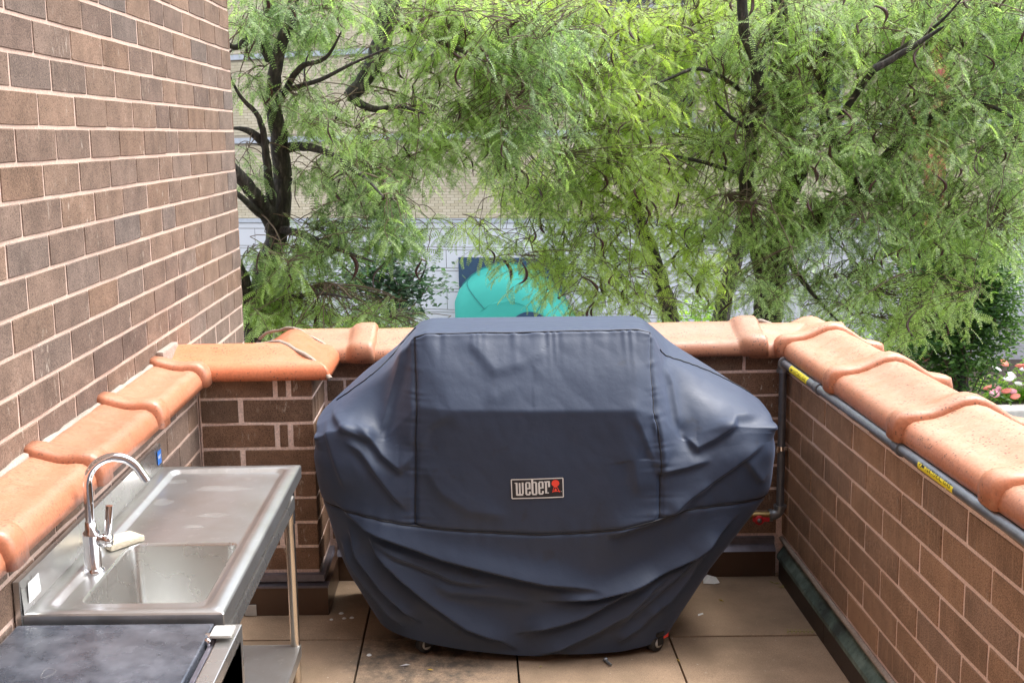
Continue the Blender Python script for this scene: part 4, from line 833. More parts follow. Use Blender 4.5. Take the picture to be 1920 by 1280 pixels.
ri_ = np.arange(len(H_))[:, None, None]; rE = sum(segr[:6]); rC = sum(segr[:4]); ci_ = np.arange(H_.shape[1])[None, :, None]
inh = 1/(1+np.exp(-(ci_-sum(segc[:5]))/7.))*1/(1+np.exp((ci_-sum(segc[:9]))/7.))
wc = np.clip( np.exp(-((ri_-rC)/7.)**4) + np.exp(-((ri_-sum(segr[:3]))/9.)**4), 0, 1)
wide = 1/(1+np.exp(-(ci_-sum(segc[:4]))/6.))*1/(1+np.exp((ci_-sum(segc[:10]))/6.)); wc = np.maximum(wc*wide, np.exp(-((ri_-rE)/9.)**4))
wc = gsm(wc*np.ones((1, H_.shape[1], 1)), 2, 0)
base = soft_*(1-wc)+crisp*wc
# smoother variant of the skirt: more relaxation below the crease
rr0 = sum(segr[:6])+14
sm2 = gsm(gsm(H_, 9, 0), 9, 1); wgt = np.clip((np.arange(len(base))-rr0)/20, 0, 1)[:, None, None]; base = base*(1-wgt)+sm2*wgt
du = np.gradient(base, axis=1); dv = np.gradient(base, axis=0); NR = np.cross(du, dv); NR /= np.linalg.norm(NR, axis=2)[..., None]+1e-9
if NR[len(base)//2+60, base.shape[1]//2, 1] > 0: NR = -NR
X, Y, Z = base[..., 0], base[..., 1], base[..., 2]
rowi = np.arange(base.shape[0])[:, None]; front = np.clip((rowi-sum(segr[:3])-8)/10, 0, 1)*np.ones_like(X)
disp = np.zeros_like(X)
for amp, wa, wb, pts in FOLDS:
    P_ = np.array(pts); seg = np.linalg.norm(np.diff(P_, axis=0), axis=1); tot = seg.sum(); best = np.full(X.shape, 9.0); sgn = np.ones_like(X); tt = np.zeros_like(X); acc = 0
    for i in range(len(P_)-1):
        a, b_ = P_[i], P_[i+1]; d = b_-a; l2 = (d**2).sum(); t = np.clip(((X-a[0])*d[0]+(Z-a[1])*d[1])/l2, 0, 1); dx = X-(a[0]+t*d[0]); dz = Z-(a[1]+t*d[1]); dist = np.hypot(dx, dz)
        if d[0] < 0: cr = -(d[0]*dz-d[1]*dx)
        else: cr = d[0]*dz-d[1]*dx
        m_ = dist < best; best = np.where(m_, dist, best); sgn = np.where(m_, np.sign(cr), sgn); tt = np.where(m_, (acc+t*seg[i])/tot, tt); acc += seg[i]
    env = np.clip(np.minimum(tt, 1-tt)/.22, 0, 1); env = env*env*(3-2*env); env = np.maximum(env, 0)
    s_ = best*sgn; f = np.where(s_ >= 0, .45*np.exp(-np.abs(s_)/(wa*.7))+.55*np.exp(-(s_/wa)**2), np.exp(-(s_/(wb*.75))**2)-.25*np.exp(-((s_+wb*1.6)/(wb*1.2))**2)*np.clip(-s_/wb, 0, 1))
    disp += amp*env*f*(1.05 if P_[:, 1].min() > .52 else 2.4)
# flat patch where the badge is sewn
cx, cz = LOGO_C[0][0]*.5+LOGO_C[2][0]*.5, LOGO_C[0][1]*.5+LOGO_C[2][1]*.5
fl_ = 1-np.exp(-(((X-cx)/.17)**4+((Z-cz)/.08)**4)); disp *= fl_
from mathutils import noise as mn
nz = np.zeros_like(X)
for i in range(X.shape[0]):
    for j in range(X.shape[1]):
        if j % 2 == 0 or j == X.shape[1]-1:
            nz[i, j] = mn.noise((X[i, j]*5, Y[i, j]*5, Z[i, j]*7)) * .003 + abs(mn.noise((X[i, j]*13+3, Y[i, j]*6, Z[i, j]*11+X[i, j]*6))) * .002
nz[:, 1:-1:2] = .5*(nz[:, 0:-2:2]+nz[:, 2::2])[:, :nz[:, 1:-1:2].shape[1]]
disp = disp + nz*(.35+.65*fl_)
# puckers hanging from the top front seam and down both upright seams
rs = sum(segr[:4]); ri = np.arange(X.shape[0])[:, None]
colL = sum(segc[:5]); colR = sum(segc[:9]); ci = np.arange(X.shape[1])[None, :]
pk = np.zeros_like(X)
dr = (ri-rs)
pk += .0028*np.sin(X*95+4*np.sin(X*21)+3*np.sin(X*47))*(.3+.7*np.sin(X*8)**2)*np.exp(-np.clip(dr, 0, 999)/14.)*(dr > 0)*((ci > colL)&(ci < colR))
for cc in (colL, colR):
    dc = np.abs(ci-cc); rowm = ((ri > rs)&(ri < sum(segr[:8]))); pk += .0020*np.sin(Z*150+3*np.sin(Z*33)+2*np.sin(Z*71))*(.4+.6*np.sin(Z*19+cc)**2)*np.exp(-dc/7.)*rowm
    pk -= .010*np.exp(-(dc/2.2)**2)*rowm
sb = sum(segr[:8]); pk += .0018*np.sin(X*70+2.5*np.sin(X*17))*np.exp(-np.abs(ri-sb)/9.)
pk -= .007*np.exp(-((ri-sb)/1.8)**2)
pk -= .005*np.exp(-((ri-rs)/1.6)**2)*((ci > colL-2)&(ci < colR+2))
disp += pk
FIN = base + NR*(disp*front)[..., None]
FIN[..., 2] = np.maximum(FIN[..., 2], .012)
nu, nv = FIN.shape[1], FIN.shape[0]
idx = np.arange(nv*nu).reshape(nv, nu); F = np.stack([idx[:-1, :-1], idx[1:, :-1], idx[1:, 1:], idx[:-1, 1:]], -1).reshape(-1, 4)
tc = empty('grill_cover', (.22, 4.0, 0), 'dark navy fitted fabric cover draped over the barbecue, hanging in swags', 'grill cover')
cov = link('fabric', npmesh('fabric', FIN.reshape(-1, 3), F, M_FABRIC, True), tc)
BV_ = BVHTree.FromPolygons([tuple(p) for p in FIN.reshape(-1, 3)], F.tolist())
def seam(cells, r, name='piping'):
    m = MB(); pts = [FIN[i, j] + NR[i, j]*.0015 for i, j in cells]; m.tube([tuple(p) for p in pts[::2]], r, 6); m.build(name, M_PIPING, tc)
seam([(rs, j) for j in range(colL, colR+1)], .0030)
seam([(i, colL) for i in range(rs, sb)], .0022); seam([(i, colR) for i in range(rs, sb)], .0022)
seam([(sb, j) for j in range(sum(segc[:2])-6, nu-sum(segc[-2:])+6)], .0028)
rb_ = sum(segr[:3])+16
seam([(rb_+int(10*math.sin((j-sum(segc[:2]))/18.)), j) for j in range(sum(segc[:2])+14, sum(segc[:4])+24)], .0026)
seam([(rb_+14-int((j-(nu-sum(segc[-3:])-40))*.35), j) for j in range(nu-sum(segc[-3:])-40, nu-sum(segc[-2:])-6)], .0026)
# badge
def lp(u, v, off=.0016):
    a, b_, c_, d_ = [np.array(q) for q in LOGO_C]; q = (a*(1-u)+b_*u)*(1-v)+(d_*(1-u)+c_*u)*v
    hit = BV_.ray_cast(Vector((q[0], 3.0, q[1])), Vector((0, 1, 0))); y = hit[0].y if hit[0] else 3.83
    return (q[0], y-off, q[1])
lx = lambda x: (x-330)/1190; ly = lambda y: (y-(300 + 0))/455
def rect(m, x0, x1, y0, y1, off):
    nx = max(2, int((x1-x0)/60)+1); vs = []; fs = []
    for j in range(3):
        for i in range(nx+1): vs.append(lp(lx(x0+(x1-x0)*i/nx), ly(y0+(y1-y0)*j/2), off))
    for j in range(2):
        for i in range(nx): fs.append((j*(nx+1)+i, (j+1)*(nx+1)+i, (j+1)*(nx+1)+i+1, j*(nx+1)+i+1))
    m.add(vs, fs)
lg = MB(); rect(lg, 332, 1518, 302, 753, .0022); bgp = lg.build('badge', M_LOGOBG, tc)
m = MB(); O = .0034
for r_ in [(345,1505,302,324),(345,1505,731,753),(332,354,315,742),(1496,1518,315,742)]: rect(m, *r_, O)
for r_ in [(415,480,384,404),(438,480,392,672),(508,545,392,660),(575,615,384,640),(455,600,640,678),
           (650,692,400,655),(668,755,376,404),(730,772,392,535),(692,772,510,538),(730,772,590,650),(668,755,642,676),
           (790,836,324,650),(836,900,372,402),(878,922,390,655),(808,905,642,674),
           (945,987,396,650),(963,1050,370,400),(1025,1067,388,528),(987,1067,504,532),(1025,1067,585,645),(963,1050,636,668),
           (1075,1100,372,392),(1098,1142,372,645),(1142,1205,368,400),(1168,1212,380,505),(1142,1182,624,646)]: rect(m, *r_, O)
rect(m, 1452, 1478, 610, 620, O)
ob = m.build('badge_lettering', M_WHITE); ob.parent = bgp; ob.matrix_parent_inverse = Matrix.Identity(4)
m = MB(); c0 = [lp(lx(1335+88*math.cos(a)), ly(430+74*math.sin(a)-(8 if math.sin(a) < 0 else 0)), O) for a in np.linspace(0, 2*math.pi, 13)[:-1]]; m.add(c0, [tuple(range(12))[::-1]])
rect(m, 1322, 1348, 350, 366, O); rect(m, 1300, 1370, 488, 520, O)
def poly(pts): m.add([lp(lx(x), ly(y), O) for x, y in pts], [tuple(range(len(pts)))])
poly([(1290,515),(1306,515),(1272,630),(1256,630)]); poly([(1366,515),(1382,515),(1432,630),(1412,630)]); poly([(1322,540),(1350,540),(1366,600),(1306,600)]); rect(m, 1268, 1440, 598, 616, O)
ob = m.build('badge_emblem', M_LOGORED); ob.parent = bgp; ob.matrix_parent_inverse = Matrix.Identity(4)

# the grill itself: cabinet and hood under the cloth, casters showing below the hem
tg = empty('barbecue', (.21, 4.2, 0), 'barbecue cart under the dark cover, two of its casters showing below the hem', 'barbecue')
m = MB(); m.cbox(-.27, .69, 3.93, 4.38, .13, .72, .01); m.build('cabinet', M_BROWNDARK, tg)
m = MB(); m.cbox(-.20, .62, 4.02, 4.36, .73, 1.08, .04); m.build('hood', M_BLACK, tg)
m = MB(); m.cbox(-.5, -.29, 3.98, 4.34, .72, .76, .01); m.build('side_shelf', M_STEEL, tg); m = MB(); m.cbox(.71, .95, 3.98, 4.34, .72, .76, .01); m.build('side_shelf', M_STEEL, tg)
for (x, y, yaw) in ((-.215, 3.945, .55), (.632, 3.94, .75), (-.2, 4.33, .1), (.62, 4.33, 0)):
    c = MB(); 
    def tr(p, x=x, y=y, yaw=yaw): return (x+p[0]*math.cos(yaw)-p[1]*math.sin(yaw), y+p[0]*math.sin(yaw)+p[1]*math.cos(yaw), p[2])
    c.lathe((0,0,.035), [(.008,-.016),(.030,-.016),(.035,-.009),(.035,.009),(.030,.016),(.008,.016)], 24, 'Y'); c.v = [tr(p) for p in c.v]; wl = c.build('caster', M_RUBBER, tg)
    c = MB(); c.lathe((0,0,.035), [(.001,-.021),(.016,-.021),(.019,-.017),(.019,.017),(.016,.021),(.001,.021)], 16, 'Y'); c.v = [tr(p) for p in c.v]; h = c.build('hub', M_GREY); h.parent = wl
    c = MB(); c.cbox(-.014, .014, -.028, -.022, .03, .062, .003); c.cbox(-.014, .014, .022, .028, .03, .062, .003); c.cbox(-.02, .02, -.028, .028, .064, .08, .004); c.v = [tr(p) for p in c.v]; h = c.build('fork', M_BLACK); h.parent = wl
    c = MB(); c.cbox(.028, .060, -.016, .016, .040, .056, .003); c.v = [tr(p) for p in c.v]; h = c.build('brake_lever', M_LOGORED); h.parent = wl
    wl.matrix_parent_inverse = Matrix.Translation(-tg.location)

# ================================================================ SINK TABLE
TZ = .79
tt_ = empty('sink_table', (-.85, 3.1, 0), 'narrow stainless steel table with a square sink, drainboard and backsplash along the left parapet', 'sink table')
def rrect(x0, x1, y0, y1, r, z, n=8):
    out = []
    for cx_, cy_, a0 in ((x1-r, y1-r, 0), (x0+r, y1-r, 90), (x0+r, y0+r, 180), (x1-r, y0+r, 270)):
        for k in range(n): a = R(a0+90*k/(n-1)); out.append((cx_+r*math.cos(a), cy_+r*math.sin(a), z))
    return out
X0, X1, Y0, Y1 = -1.088, -.608, 2.505, 3.718
m = MB(); rg = [rrect(X0, X1, Y0, Y1, .004, TZ-.042), rrect(X0, X1, Y0, Y1, .004, TZ-.004), rrect(X0+.003, X1-.003, Y0+.003, Y1-.003, .004, TZ),
    rrect(X0+.040, X1-.040, Y0+.034, Y1-.030, .035, TZ), rrect(X0+.047, X1-.047, Y0+.041, Y1-.037, .030, TZ-.003), rrect(X0+.058, X1-.058, Y0+.05, Y1-.047, .026, TZ-.011), rrect(X0+.064, X1-.064, Y0+.056, Y1-.053, .026, TZ-.012)]
BX0, BX1, BY0, BY1 = -.985, -.676, 2.595, 3.012
rg.append(rrect(BX0, BX1, BY0, BY1, .03, TZ-.0125)); m.loft(rg, 0, False)
for i in range(len(m.sm)): m.sm[i] = 32*2 <= i < 32*6
m.build('worktop', M_STEEL_TOP, tt_)
m = MB(); m.loft([rrect(BX0, BX1, BY0, BY1, .03, TZ-.0125), rrect(BX0+.003, BX1-.003, BY0+.003, BY1-.003, .03, TZ-.015), rrect(BX0+.005, BX1-.005, BY0+.005, BY1-.005, .03, TZ-.022),
    rrect(BX0+.012, BX1-.012, BY0+.012, BY1-.012, .03, TZ-.19), rrect(BX0+.02, BX1-.02, BY0+.02, BY1-.02, .03, TZ-.208), rrect(BX0+.04, BX1-.04, BY0+.04, BY1-.04, .03, TZ-.214), rrect(BX0+.14, BX1-.14, BY0+.19, BY1-.19, .012, TZ-.218)], 0, True, False, True)
m.build('sink_bowl', M_STEEL_BOWL, tt_)
m = MB(); m.cbox(-1.104, X0+.0005, Y0-.004, Y1+.004, TZ-.045, TZ+.083, .0025); m.add([(X0+.0008,Y0,TZ+.082),(X0+.0008,Y1,TZ+.082),(X0+.005,Y1,TZ-.0004),(X0+.005,Y0,TZ-.0004)], [(0,1,2,3)])
bs_ = m.build('backsplash', M_STEEL, tt_)
def sticker(name, mat, x, y0, y1, z0, z1, par, skew=0):
    m = MB(); m.add([(x,y0,z0),(x,y1,z0),(x,y1-skew,z1),(x,y0+skew*.3,z1)], [(0,1,2,3)]); o = m.build(name, mat); o.parent = par; o.matrix_parent_inverse = Matrix.Translation(-par.parent.location) if False else Matrix.Identity(4); return o
stw = sticker('paper_sticker', M_WHITE, X0+.0062, 2.535, 2.61, TZ+.016, TZ+.066, bs_, .006)
m = MB()
for k in range(7): m.box(X0+.0066, X0+.0070, 2.545, 2.545+.052-(k%3)*.01, TZ+.022+k*.006, TZ+.0238+k*.006)
o = m.build('sticker_print', M_GREY); o.parent = bs_; o.matrix_parent_inverse = Matrix.Identity(4)
sticker('blue_sticker', M_BLUE, X0+.0064, 3.655, 3.70, TZ+.022, TZ+.07, bs_)
def text(s, size, loc, xa, ya, mat, par, name='lettering', ext=.0002, fitw=None):
    cu = bpy.data.curves.new(name, 'FONT'); cu.body = s; cu.size = size; cu.extrude = ext; cu.align_x = 'CENTER'; cu.align_y = 'CENTER'; cu.resolution_u = 2
    o = bpy.data.objects.new(name, cu); COL.objects.link(o); dg = bpy.context.evaluated_depsgraph_get(); me = bpy.data.meshes.new_from_object(o.evaluated_get(dg)); bpy.data.objects.remove(o); bpy.data.curves.remove(cu)
    me.name = name; me.materials.clear(); me.materials.append(mat); xa = Vector(xa).normalized(); ya = Vector(ya).normalized(); za = xa.cross(ya)
    sx = 1
    if fitw: ws = [v.co.x for v in me.vertices]; sx = fitw/(max(ws)-min(ws))
    for v in me.vertices: v.co = Vector(loc) + xa*v.co.x*sx + ya*v.co.y + za*v.co.z
    o = bpy.data.objects.new(name, me); COL.objects.link(o)
    if par: o.parent = par; o.matrix_parent_inverse = Matrix.Identity(4)
    return o
text('NSF', .017, (X0+.0068, 3.678, TZ+.047), (0,1,0), (0,0,1), M_WHITE, bs_)
for nm_, (xx, yy) in (('leg', (-.648, 3.668)), ('leg', (-1.05, 3.668)), ('leg', (-.648, 2.56)), ('leg', (-1.05, 2.56))):
    m = MB(); m.tube([(xx,yy,.03),(xx,yy,.70)], .0165, 20); m.tube([(xx,yy,.60),(xx,yy,.745)], .0195, 20); m.tube([(xx,yy,.0),(xx,yy,.035)], .015, 14); m.build(nm_, simple('leg_steel', (.62,.58,.52), .25, 1.0, amp=.1), tt_)
m = MB(); m.cbox(-.672, -.622, 2.56, 3.64, .700, .706, .002); m.cbox(-.672, -.666, 2.56, 3.64, .668, .700, .002); m.cbox(-.628, -.622, 2.56, 3.64, .662, .700, .002); m.build('support_channel', M_STEEL, tt_)
m = MB(); m.cbox(-1.06, -.635, 2.55, 3.665, .155, .162, .002); m.cbox(-1.06, -.635, 3.665, 3.672, .125, .162, .002); m.cbox(-.635, -.628, 2.55, 3.672, .120, .162, .002); m.build('lower_shelf', M_STEEL_TOP, tt_)
# water lying on the drainboard
M_WATER, t_, b_ = newmat('water'); b_.inputs['Base Color'].default_value = (.5,.5,.48,1); b_.inputs['Alpha'].default_value = .07; b_.inputs['Roughness'].default_value = .03; b_.inputs['IOR'].default_value = 1.33; b_.inputs['Specular IOR Level'].default_value = 1.0
for q, (px, py, rx_, ry_, sd, lb) in enumerate(((-.835, 3.50, .085, .028, 3, 'largest wing shaped water puddle near the far end of the drainboard'), (-1.0, 3.58, .035, .02, 5, 'small water puddle in the far left corner of the drainboard'), (-.99, 3.37, .03, .03, 8, 'thin water puddle on the drainboard near the faucet tip'), (-.80, 3.24, .045, .02, 9, 'oval water puddle in the middle of the drainboard'), (-.835, 3.14, .028, .013, 11, 'water puddle closest to the sink bowl'))):
    r_ = random.Random(sd); n = 40; ring = []
    ph = [r_.uniform(0, 6.28) for _ in range(5)]
    for sc, z in ((1, TZ-.0118), (.97, TZ-.0104), (.85, TZ-.0098)):
        ring.append([(px+rx_*sc*math.cos(a)*(1+.16*math.sin(3*a+ph[0])+.10*math.sin(5*a+ph[1])), py+ry_*sc*math.sin(a)*(1+.2*math.sin(2*a+ph[3])+.12*math.sin(4*a+ph[4])), z) for a in np.linspace(0, 2*math.pi, n, endpoint=False)])
    m = MB(); m.loft(ring, 0, True, True, True); props(m.build('water_puddle', M_WATER), lb, 'puddle', 'puddles on the drainboard')
# faucet
tf = empty('faucet', (-1.018, 2.805, TZ-.012), 'tall chrome gooseneck faucet on the steel sink table', 'faucet')
fx, fy, fz = -1.018, 2.805, TZ-.012
m = MB(); m.lathe((fx,fy,fz), [(.029,0),(.029,.006),(.024,.010),(.0225,.014),(.0225,.100),(.022,.108),(.0155,.114),(.014,.135),(.001,.136)], 32); m.build('body', M_CHROME, tf)
pts = [(fx, fy, fz+.10), (fx, fy, fz+.20), (fx, fy, fz+.235)]
ax, ay = .985, .17; Rd = .070
for k in range(1, 17): a = math.pi*k/16*.86; pts.append((fx+ax*Rd*(1-math.cos(a)), fy+ay*Rd*(1-math.cos(a)), fz+.235+Rd*math.sin(a)))
e = Vector(pts[-1]); d_ = (Vector(pts[-1])-Vector(pts[-2])).normalized(); pts.append(tuple(e+d_*.03))
m = MB(); m.tube(pts, .0118, 20); m.tube([tuple(e+d_*.026), tuple(e+d_*.034)], .0100, 16); m.build('spout', M_CHROME, tf)
m = MB(); m.lathe((fx,fy,fz+.085), [(.001,.020),(.017,.022),(.0175,.050),(.014,.055),(.001,.056)], 20, 'X'); m.tube([(fx+.043,fy,fz+.09),(fx+.046,fy+.004,fz+.125),(fx+.050,fy+.01,fz+.175)], [.009,.010,.0095], 14); m.build('lever', M_CHROME, tf)
# sponge
m = MB(); m.cbox(-.055,.055,-.036,.036,0,.018,.006); m.v = [(-1.008+x*math.cos(.9)-y*math.sin(.9), 3.005+x*math.sin(.9)+y*math.cos(.9), TZ-.0105+z*(1+.1*math.sin(x*90))) for x, y, z in m.v]
props(m.build('sponge', simple('sponge_cream', (.50,.44,.33), .95, 0, 40, .25, .9, 220)), 'cream coloured worn sponge lying behind the faucet', 'sponge')

# ================================================================ STEEL CABINET IN THE LOWER LEFT CORNER
tk = empty('steel_cabinet', (-.85, 2.0, 0), 'low stainless steel cabinet with mottled charcoal lid in front of the sink table', 'cabinet')
KZ = .772
m = MB(); m.cbox(-1.095, -.628, 1.4, 2.488, KZ-.028, KZ, .004); m.build('lid', M_LID, tk)
m = MB(); m.cbox(-1.095, -.563, 1.4, 2.470, .05, KZ-.032, .003); m.cbox(-.604, -.563, 1.4, 2.492, .05, KZ-.004, .003); m.build('cabinet_body', M_STEEL, tk)
m = MB(); m.cbox(-.622, -.610, 1.4, 2.46, KZ-.032, KZ-.012, .002); m.build('lid_rail', M_GREYFLASH, tk)
m = MB(); m.cbox(-.618, -.568, 2.395, 2.452, KZ+.004, KZ+.012, .006); hg = m.build('hinge', M_GREY, tk)
m = MB(); m.tube([(-.634,2.43,KZ-.006),(-.610,2.43,KZ-.006)], .008, 12); m.lathe((-.622,2.40,KZ-.014), [(.0,0),(.008,.001),(.008,.016),(.0,.018)], 8); m.build('hinge_pin', M_CHROME, tk)
m = MB(); rg = []
for k in range(24): a = 2*math.pi*k/24; rr_ = 1+.15*math.sin(3*a+1); rg.append((-.93+.013*rr_*math.cos(a), 2.245+.021*rr_*math.sin(a), KZ+.0012))
m.tube(rg+[rg[0]], .0014, 5); props(m.build('water_ring', M_WATER), 'small ring of water on the charcoal lid', 'water ring')

# ================================================================ GAS PIPE
tpi = empty('gas_pipe', (1.26, 4.6, .94), 'galvanised natural gas pipe running under the right coping and down the corner', 'gas pipe')
PXX, PZ = 1.252, .936; PY = 4.61
m = MB(); m.tube([(PXX, 4.58, PZ), (PXX, .2, PZ+.004)], .0165, 18); hp = m.build('pipe_run', M_GALV, tpi)
m = MB(); m.tube([(PXX+.006, PY, PZ-.03), (PXX+.006, PY, .30)], .0160, 18); m.build('downpipe', M_GALV_D, tpi)
def elbow(p, q, r, a, b_):
    m = MB(); pts = [tuple(Vector(p)*(1-t)**2 + Vector(q)*2*t*(1-t) + Vector(r)*t*t) for t in np.linspace(0, 1, 9)]; m.tube(pts, .0215, 18)
    for (e0, dr) in ((Vector(p), (Vector(p)-Vector(q)).normalized()), (Vector(r), (Vector(r)-Vector(q)).normalized())): m.tube([tuple(e0-dr*.009), tuple(e0+dr*.004)], .0265, 18)
    return m.build('elbow', M_GALV, tpi)
elbow((PXX, 4.565, PZ), (PXX+.003, PY+.004, PZ), (PXX+.006, PY, PZ-.042), 0, 0)
elbow((PXX+.006, PY, .318), (PXX+.006, PY, .278), (PXX-.036, PY, .278), 0, 0)
for yy in (4.11, 3.31, 1.9): m = MB(); m.tube([(PXX, yy+.022, PZ), (PXX, yy-.022, PZ)], .0205, 18); m.tube([(PXX, yy-.020, PZ), (PXX, yy-.027, PZ)], .0225, 18); m.build('coupling', M_GALV_D, tpi)
m = MB(); m.tube([(PXX+.006, PY, .578), (PXX+.006, PY, .560)], .0195, 18); m.cbox(PXX+.020, PXX+.034, PY-.012, PY+.01, .560, .578, .002); m.cbox(PXX-.02, PXX-.008, PY-.027, PY-.015, .556, .582, .002); m.build('pipe_clamp', M_CHROME, tpi)
m = MB(); m.tube([(PXX-.04, PY, .278), (PXX-.075, PY, .278)], .019, 6); m.tube([(PXX-.068, PY, .278), (PXX-.118, PY, .278)], .0175, 14); m.tube([(PXX-.112, PY, .278), (PXX-.135, PY, .278)], .0195, 6); vb = m.build('valve', M_BRASS, tpi)
m = MB(); m.lathe((PXX-.088, PY-.034, .268), [(.001,-.004),(.019,-.004),(.021,0),(.019,.005),(.001,.005)], 16, 'Y'); m.cbox(PXX-.115, PXX-.045, PY-.036, PY-.031, .262, .280, .002); m.build('valve_handle', M_RED, tpi)
m = MB(); m.lathe((PXX-.088, PY-.041, .268), [(.001,-.004),(.010,-.004),(.010,.003)], 6, 'Y'); m.build('handle_nut', M_GALV, tpi)
m = MB(); m.tube([(PXX-.13, PY, .278), (PXX-.30, PY, .278), (PXX-.36, PY-.04, .30), (PXX-.37, PY-.2, .32)], .0165, 14); m.tube([(PXX-.138, PY, .278), (PXX-.175, PY, .278)], .0225, 14); m.build('supply_pipe', M_GALV, tpi)
def gaslabel(yc, ln, rollz):
    par = None; m = MB(); n = 8; vs = []
    for k in range(n+1):
        a = R(rollz + 100*(k/n-.5)); ca, sa = -math.cos(a), math.sin(a)
        for yy in (yc+ln/2, yc-ln/2): vs.append((PXX+.0171*ca, yy, PZ+.0171*sa))
    m.add(vs, [(2*k, 2*k+1, 2*k+3, 2*k+2) for k in range(n)]); lb_ = m.build('gas_label', M_YELLOW, tpi)
    a = R(rollz); nrm = Vector((-math.cos(a), 0, math.sin(a))); ya = Vector((math.sin(a), 0, math.cos(a)))
    o = text('NATURAL GAS', .019, Vector((PXX, yc-ln*.09, PZ)) + nrm*.0176, (0,-1,0), ya, M_BLACK, None, ext=.0001, fitw=ln*.70)
    # wrap the letters round the pipe
    c = Vector((PXX, 0, PZ))
    for v in o.data.vertices:
        p = Vector(v.co); d = Vector((p.x-PXX, 0, p.z-PZ)); s = d.dot(ya)/.0177; q = nrm*math.cos(s) + ya*math.sin(s); v.co = Vector((PXX+q.x*.0178, p.y, PZ+q.z*.0178))
    o.parent = lb_; o.matrix_parent_inverse = Matrix.Identity(4)
    m = MB(); y0 = yc+ln*.455
    def wp(y, s): s = s/.0178; q = nrm*math.cos(s) + ya*math.sin(s); return (PXX+q.x*.0178, y, PZ+q.z*.0178)
    m.add([wp(y0, 0), wp(y0-.016, .008), wp(y0-.016, .0035), wp(y0-.036, .0035), wp(y0-.036, -.0035), wp(y0-.016, -.0035), wp(y0-.016, -.008)], [(0,6,5,4,3,2,1)])
    o = m.build('arrow', M_BLACK); o.parent = lb_; o.matrix_parent_inverse = Matrix.Identity(4)
gaslabel(4.325, .235, 22); gaslabel(3.01, .235, 22)

# ================================================================ SMALL THINGS ON THE FLOOR
def leafobj(x, y, s, rot, mat, label):
    m = MB(); m.add([(-s,0,.002),(0,s*.35,.005),(s,0,.003),(0,-s*.35,.004),(0,0,.001)], [(0,4,1),(1,4,2),(2,4,3),(3,4,0)]); m.v = [(x+a*math.cos(rot)-b*math.sin(rot), y+a*math.sin(rot)+b*math.cos(rot), c+.002) for a, b, c in m.v]
    props(m.build('fallen_leaf', mat), label, 'leaf', 'leaves fallen on the pavers')
M_LY = simple('leaf_yellow', (.55,.38,.05), .6); M_LO = simple('leaf_olive', (.30,.26,.09), .7)
def sprig(x, y, rot, n, L, label):
    m = MB(); ca, sa = math.cos(rot), math.sin(rot); m.tube([(x,y,.006),(x+ca*L,y+sa*L,.006)], .0012, 4)
    for k in range(n):
        for sd in (-1, 1):
            t = (k+.6)/n*L; bx, by = x+ca*t, y+sa*t; a = rot + sd*1.15; l = .024
            m.add([(bx,by,.006),(bx+math.cos(a+.35)*l*.5,by+math.sin(a+.35)*l*.5,.012),(bx+math.cos(a)*l,by+math.sin(a)*l,.007),(bx+math.cos(a-.35)*l*.5,by+math.sin(a-.35)*l*.5,.010)], [(0,1,2,3)])
    props(m.build('fallen_leaf_sprig', M_LO), label, 'leaf sprig')
sprig(1.255, 4.07, math.pi*.98, 7, .105, 'olive pinnate leaf sprig lying by the right parapet on the paver seam')
for i, (x, y, r_) in enumerate([(1.235, 4.54, .3), (1.25, 4.51, 1.4), (1.215, 4.555, 2.2), (1.24, 4.50, 2.8)]): leafobj(x, y, .016, r_, M_LO, ['olive fallen leaf in the far right corner, topmost of its huddle','olive fallen leaf in the far right corner, rightmost of its huddle','olive fallen leaf in the far right corner, leftmost of its huddle','olive fallen leaf in the far right corner, nearest of its huddle'][i])
leafobj(.966, 4.372, .014, 2.3, M_LY, 'single yellow leaf on the paver right of the covered grill')
leafobj(-.19, 3.794, .013, -.3, M_LY, 'yellow leaf on the grimy paver before the left caster')
leafobj(.70, 3.85, .010, 1.9, M_LY, 'tiny yellow leaf on the paver seam by the right caster')
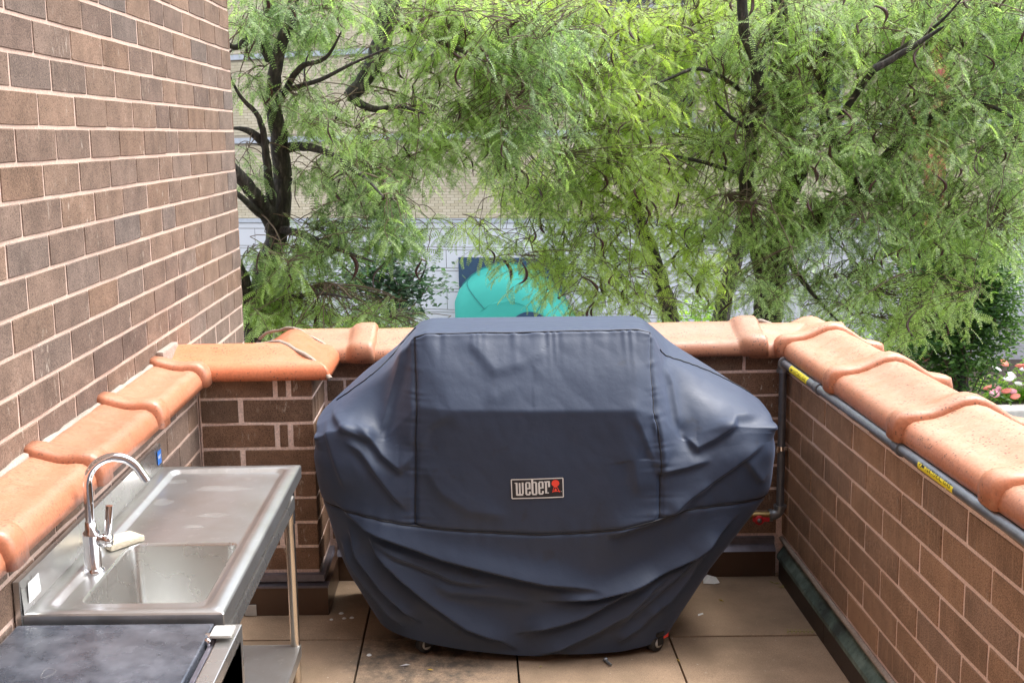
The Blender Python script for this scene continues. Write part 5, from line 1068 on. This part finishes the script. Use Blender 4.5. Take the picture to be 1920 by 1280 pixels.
leafobj(.205, 3.81, .007, .4, M_LO, 'tiny olive leaf speck on the seam before the middle of the cover')
M_PAPER = simple('paper_white', (.72,.72,.70), .8, amp=.05)
m = MB(); m.add([(.93,4.55,.004),(.975,4.545,.003),(1.0,4.555,.004),(.99,4.585,.018),(.955,4.60,.022),(.935,4.585,.012),(.965,4.57,.026)], [(0,1,6),(1,2,6),(2,3,6),(3,4,6),(4,5,6),(5,0,6)]); props(m.build('paper_scrap', M_PAPER), 'crumpled white paper scrap behind the right edge of the cover', 'litter')
m = MB(); m.add([(.995,4.64,.003),(1.02,4.638,.003),(1.022,4.65,.01),(.998,4.652,.008)], [(0,1,2,3)]); props(m.build('paper_scrap', M_PAPER), 'tiny white paper scrap against the back baseboard', 'litter')
m = MB(); m.add([(.845,4.23,.002),(.87,4.245,.003),(.868,4.252,.006),(.848,4.243,.005)], [(0,1,2,3)]); props(m.build('paper_scrap', M_PAPER), 'small white flake on the paver right of the cover', 'litter')
m = MB(); m.add([(-.305,3.83,.002),(-.28,3.845,.003),(-.262,3.835,.004),(-.28,3.825,.007)], [(0,1,2,3)]); props(m.build('paper_scrap', M_PAPER), 'white fleck on the dark stained paver left of the caster', 'litter')
t = empty('hex_bolt', (.453, 3.839, 0), 'loose steel bolt lying on the paver in front of the cover', 'bolt')
m = MB(); m.lathe((.440,3.85,.0085), [(0,-.004),(.0095,-.004),(.0095,.004),(0,.004)], 6, 'Y'); m.build('head', M_GALV, t)
m = MB(); m.tube([(.441,3.846,.0075),(.455,3.815,.0055)], .0052, 10); m.build('shank', M_GALV, t)
for i, (x, y, r_) in enumerate([(-.567,4.293,.011),(-.60,4.235,.008),(-.55,4.245,.009),(-.52,4.25,.010),(-.421,3.921,.010)]):
    m = MB(); m.lathe((x,y,.001), [(r_,0),(r_*.7,.003),(.0005,.004)], 8); props(m.build('pebble', M_PAPER), ['white droplet chip nearest the pier on the left paver','white droplet chip lowest left of the stained patch','white droplet chip in the middle of the stained patch','white droplet chip rightmost on the stained patch','white bead on the left paver seam before the cover'][i], 'chip')
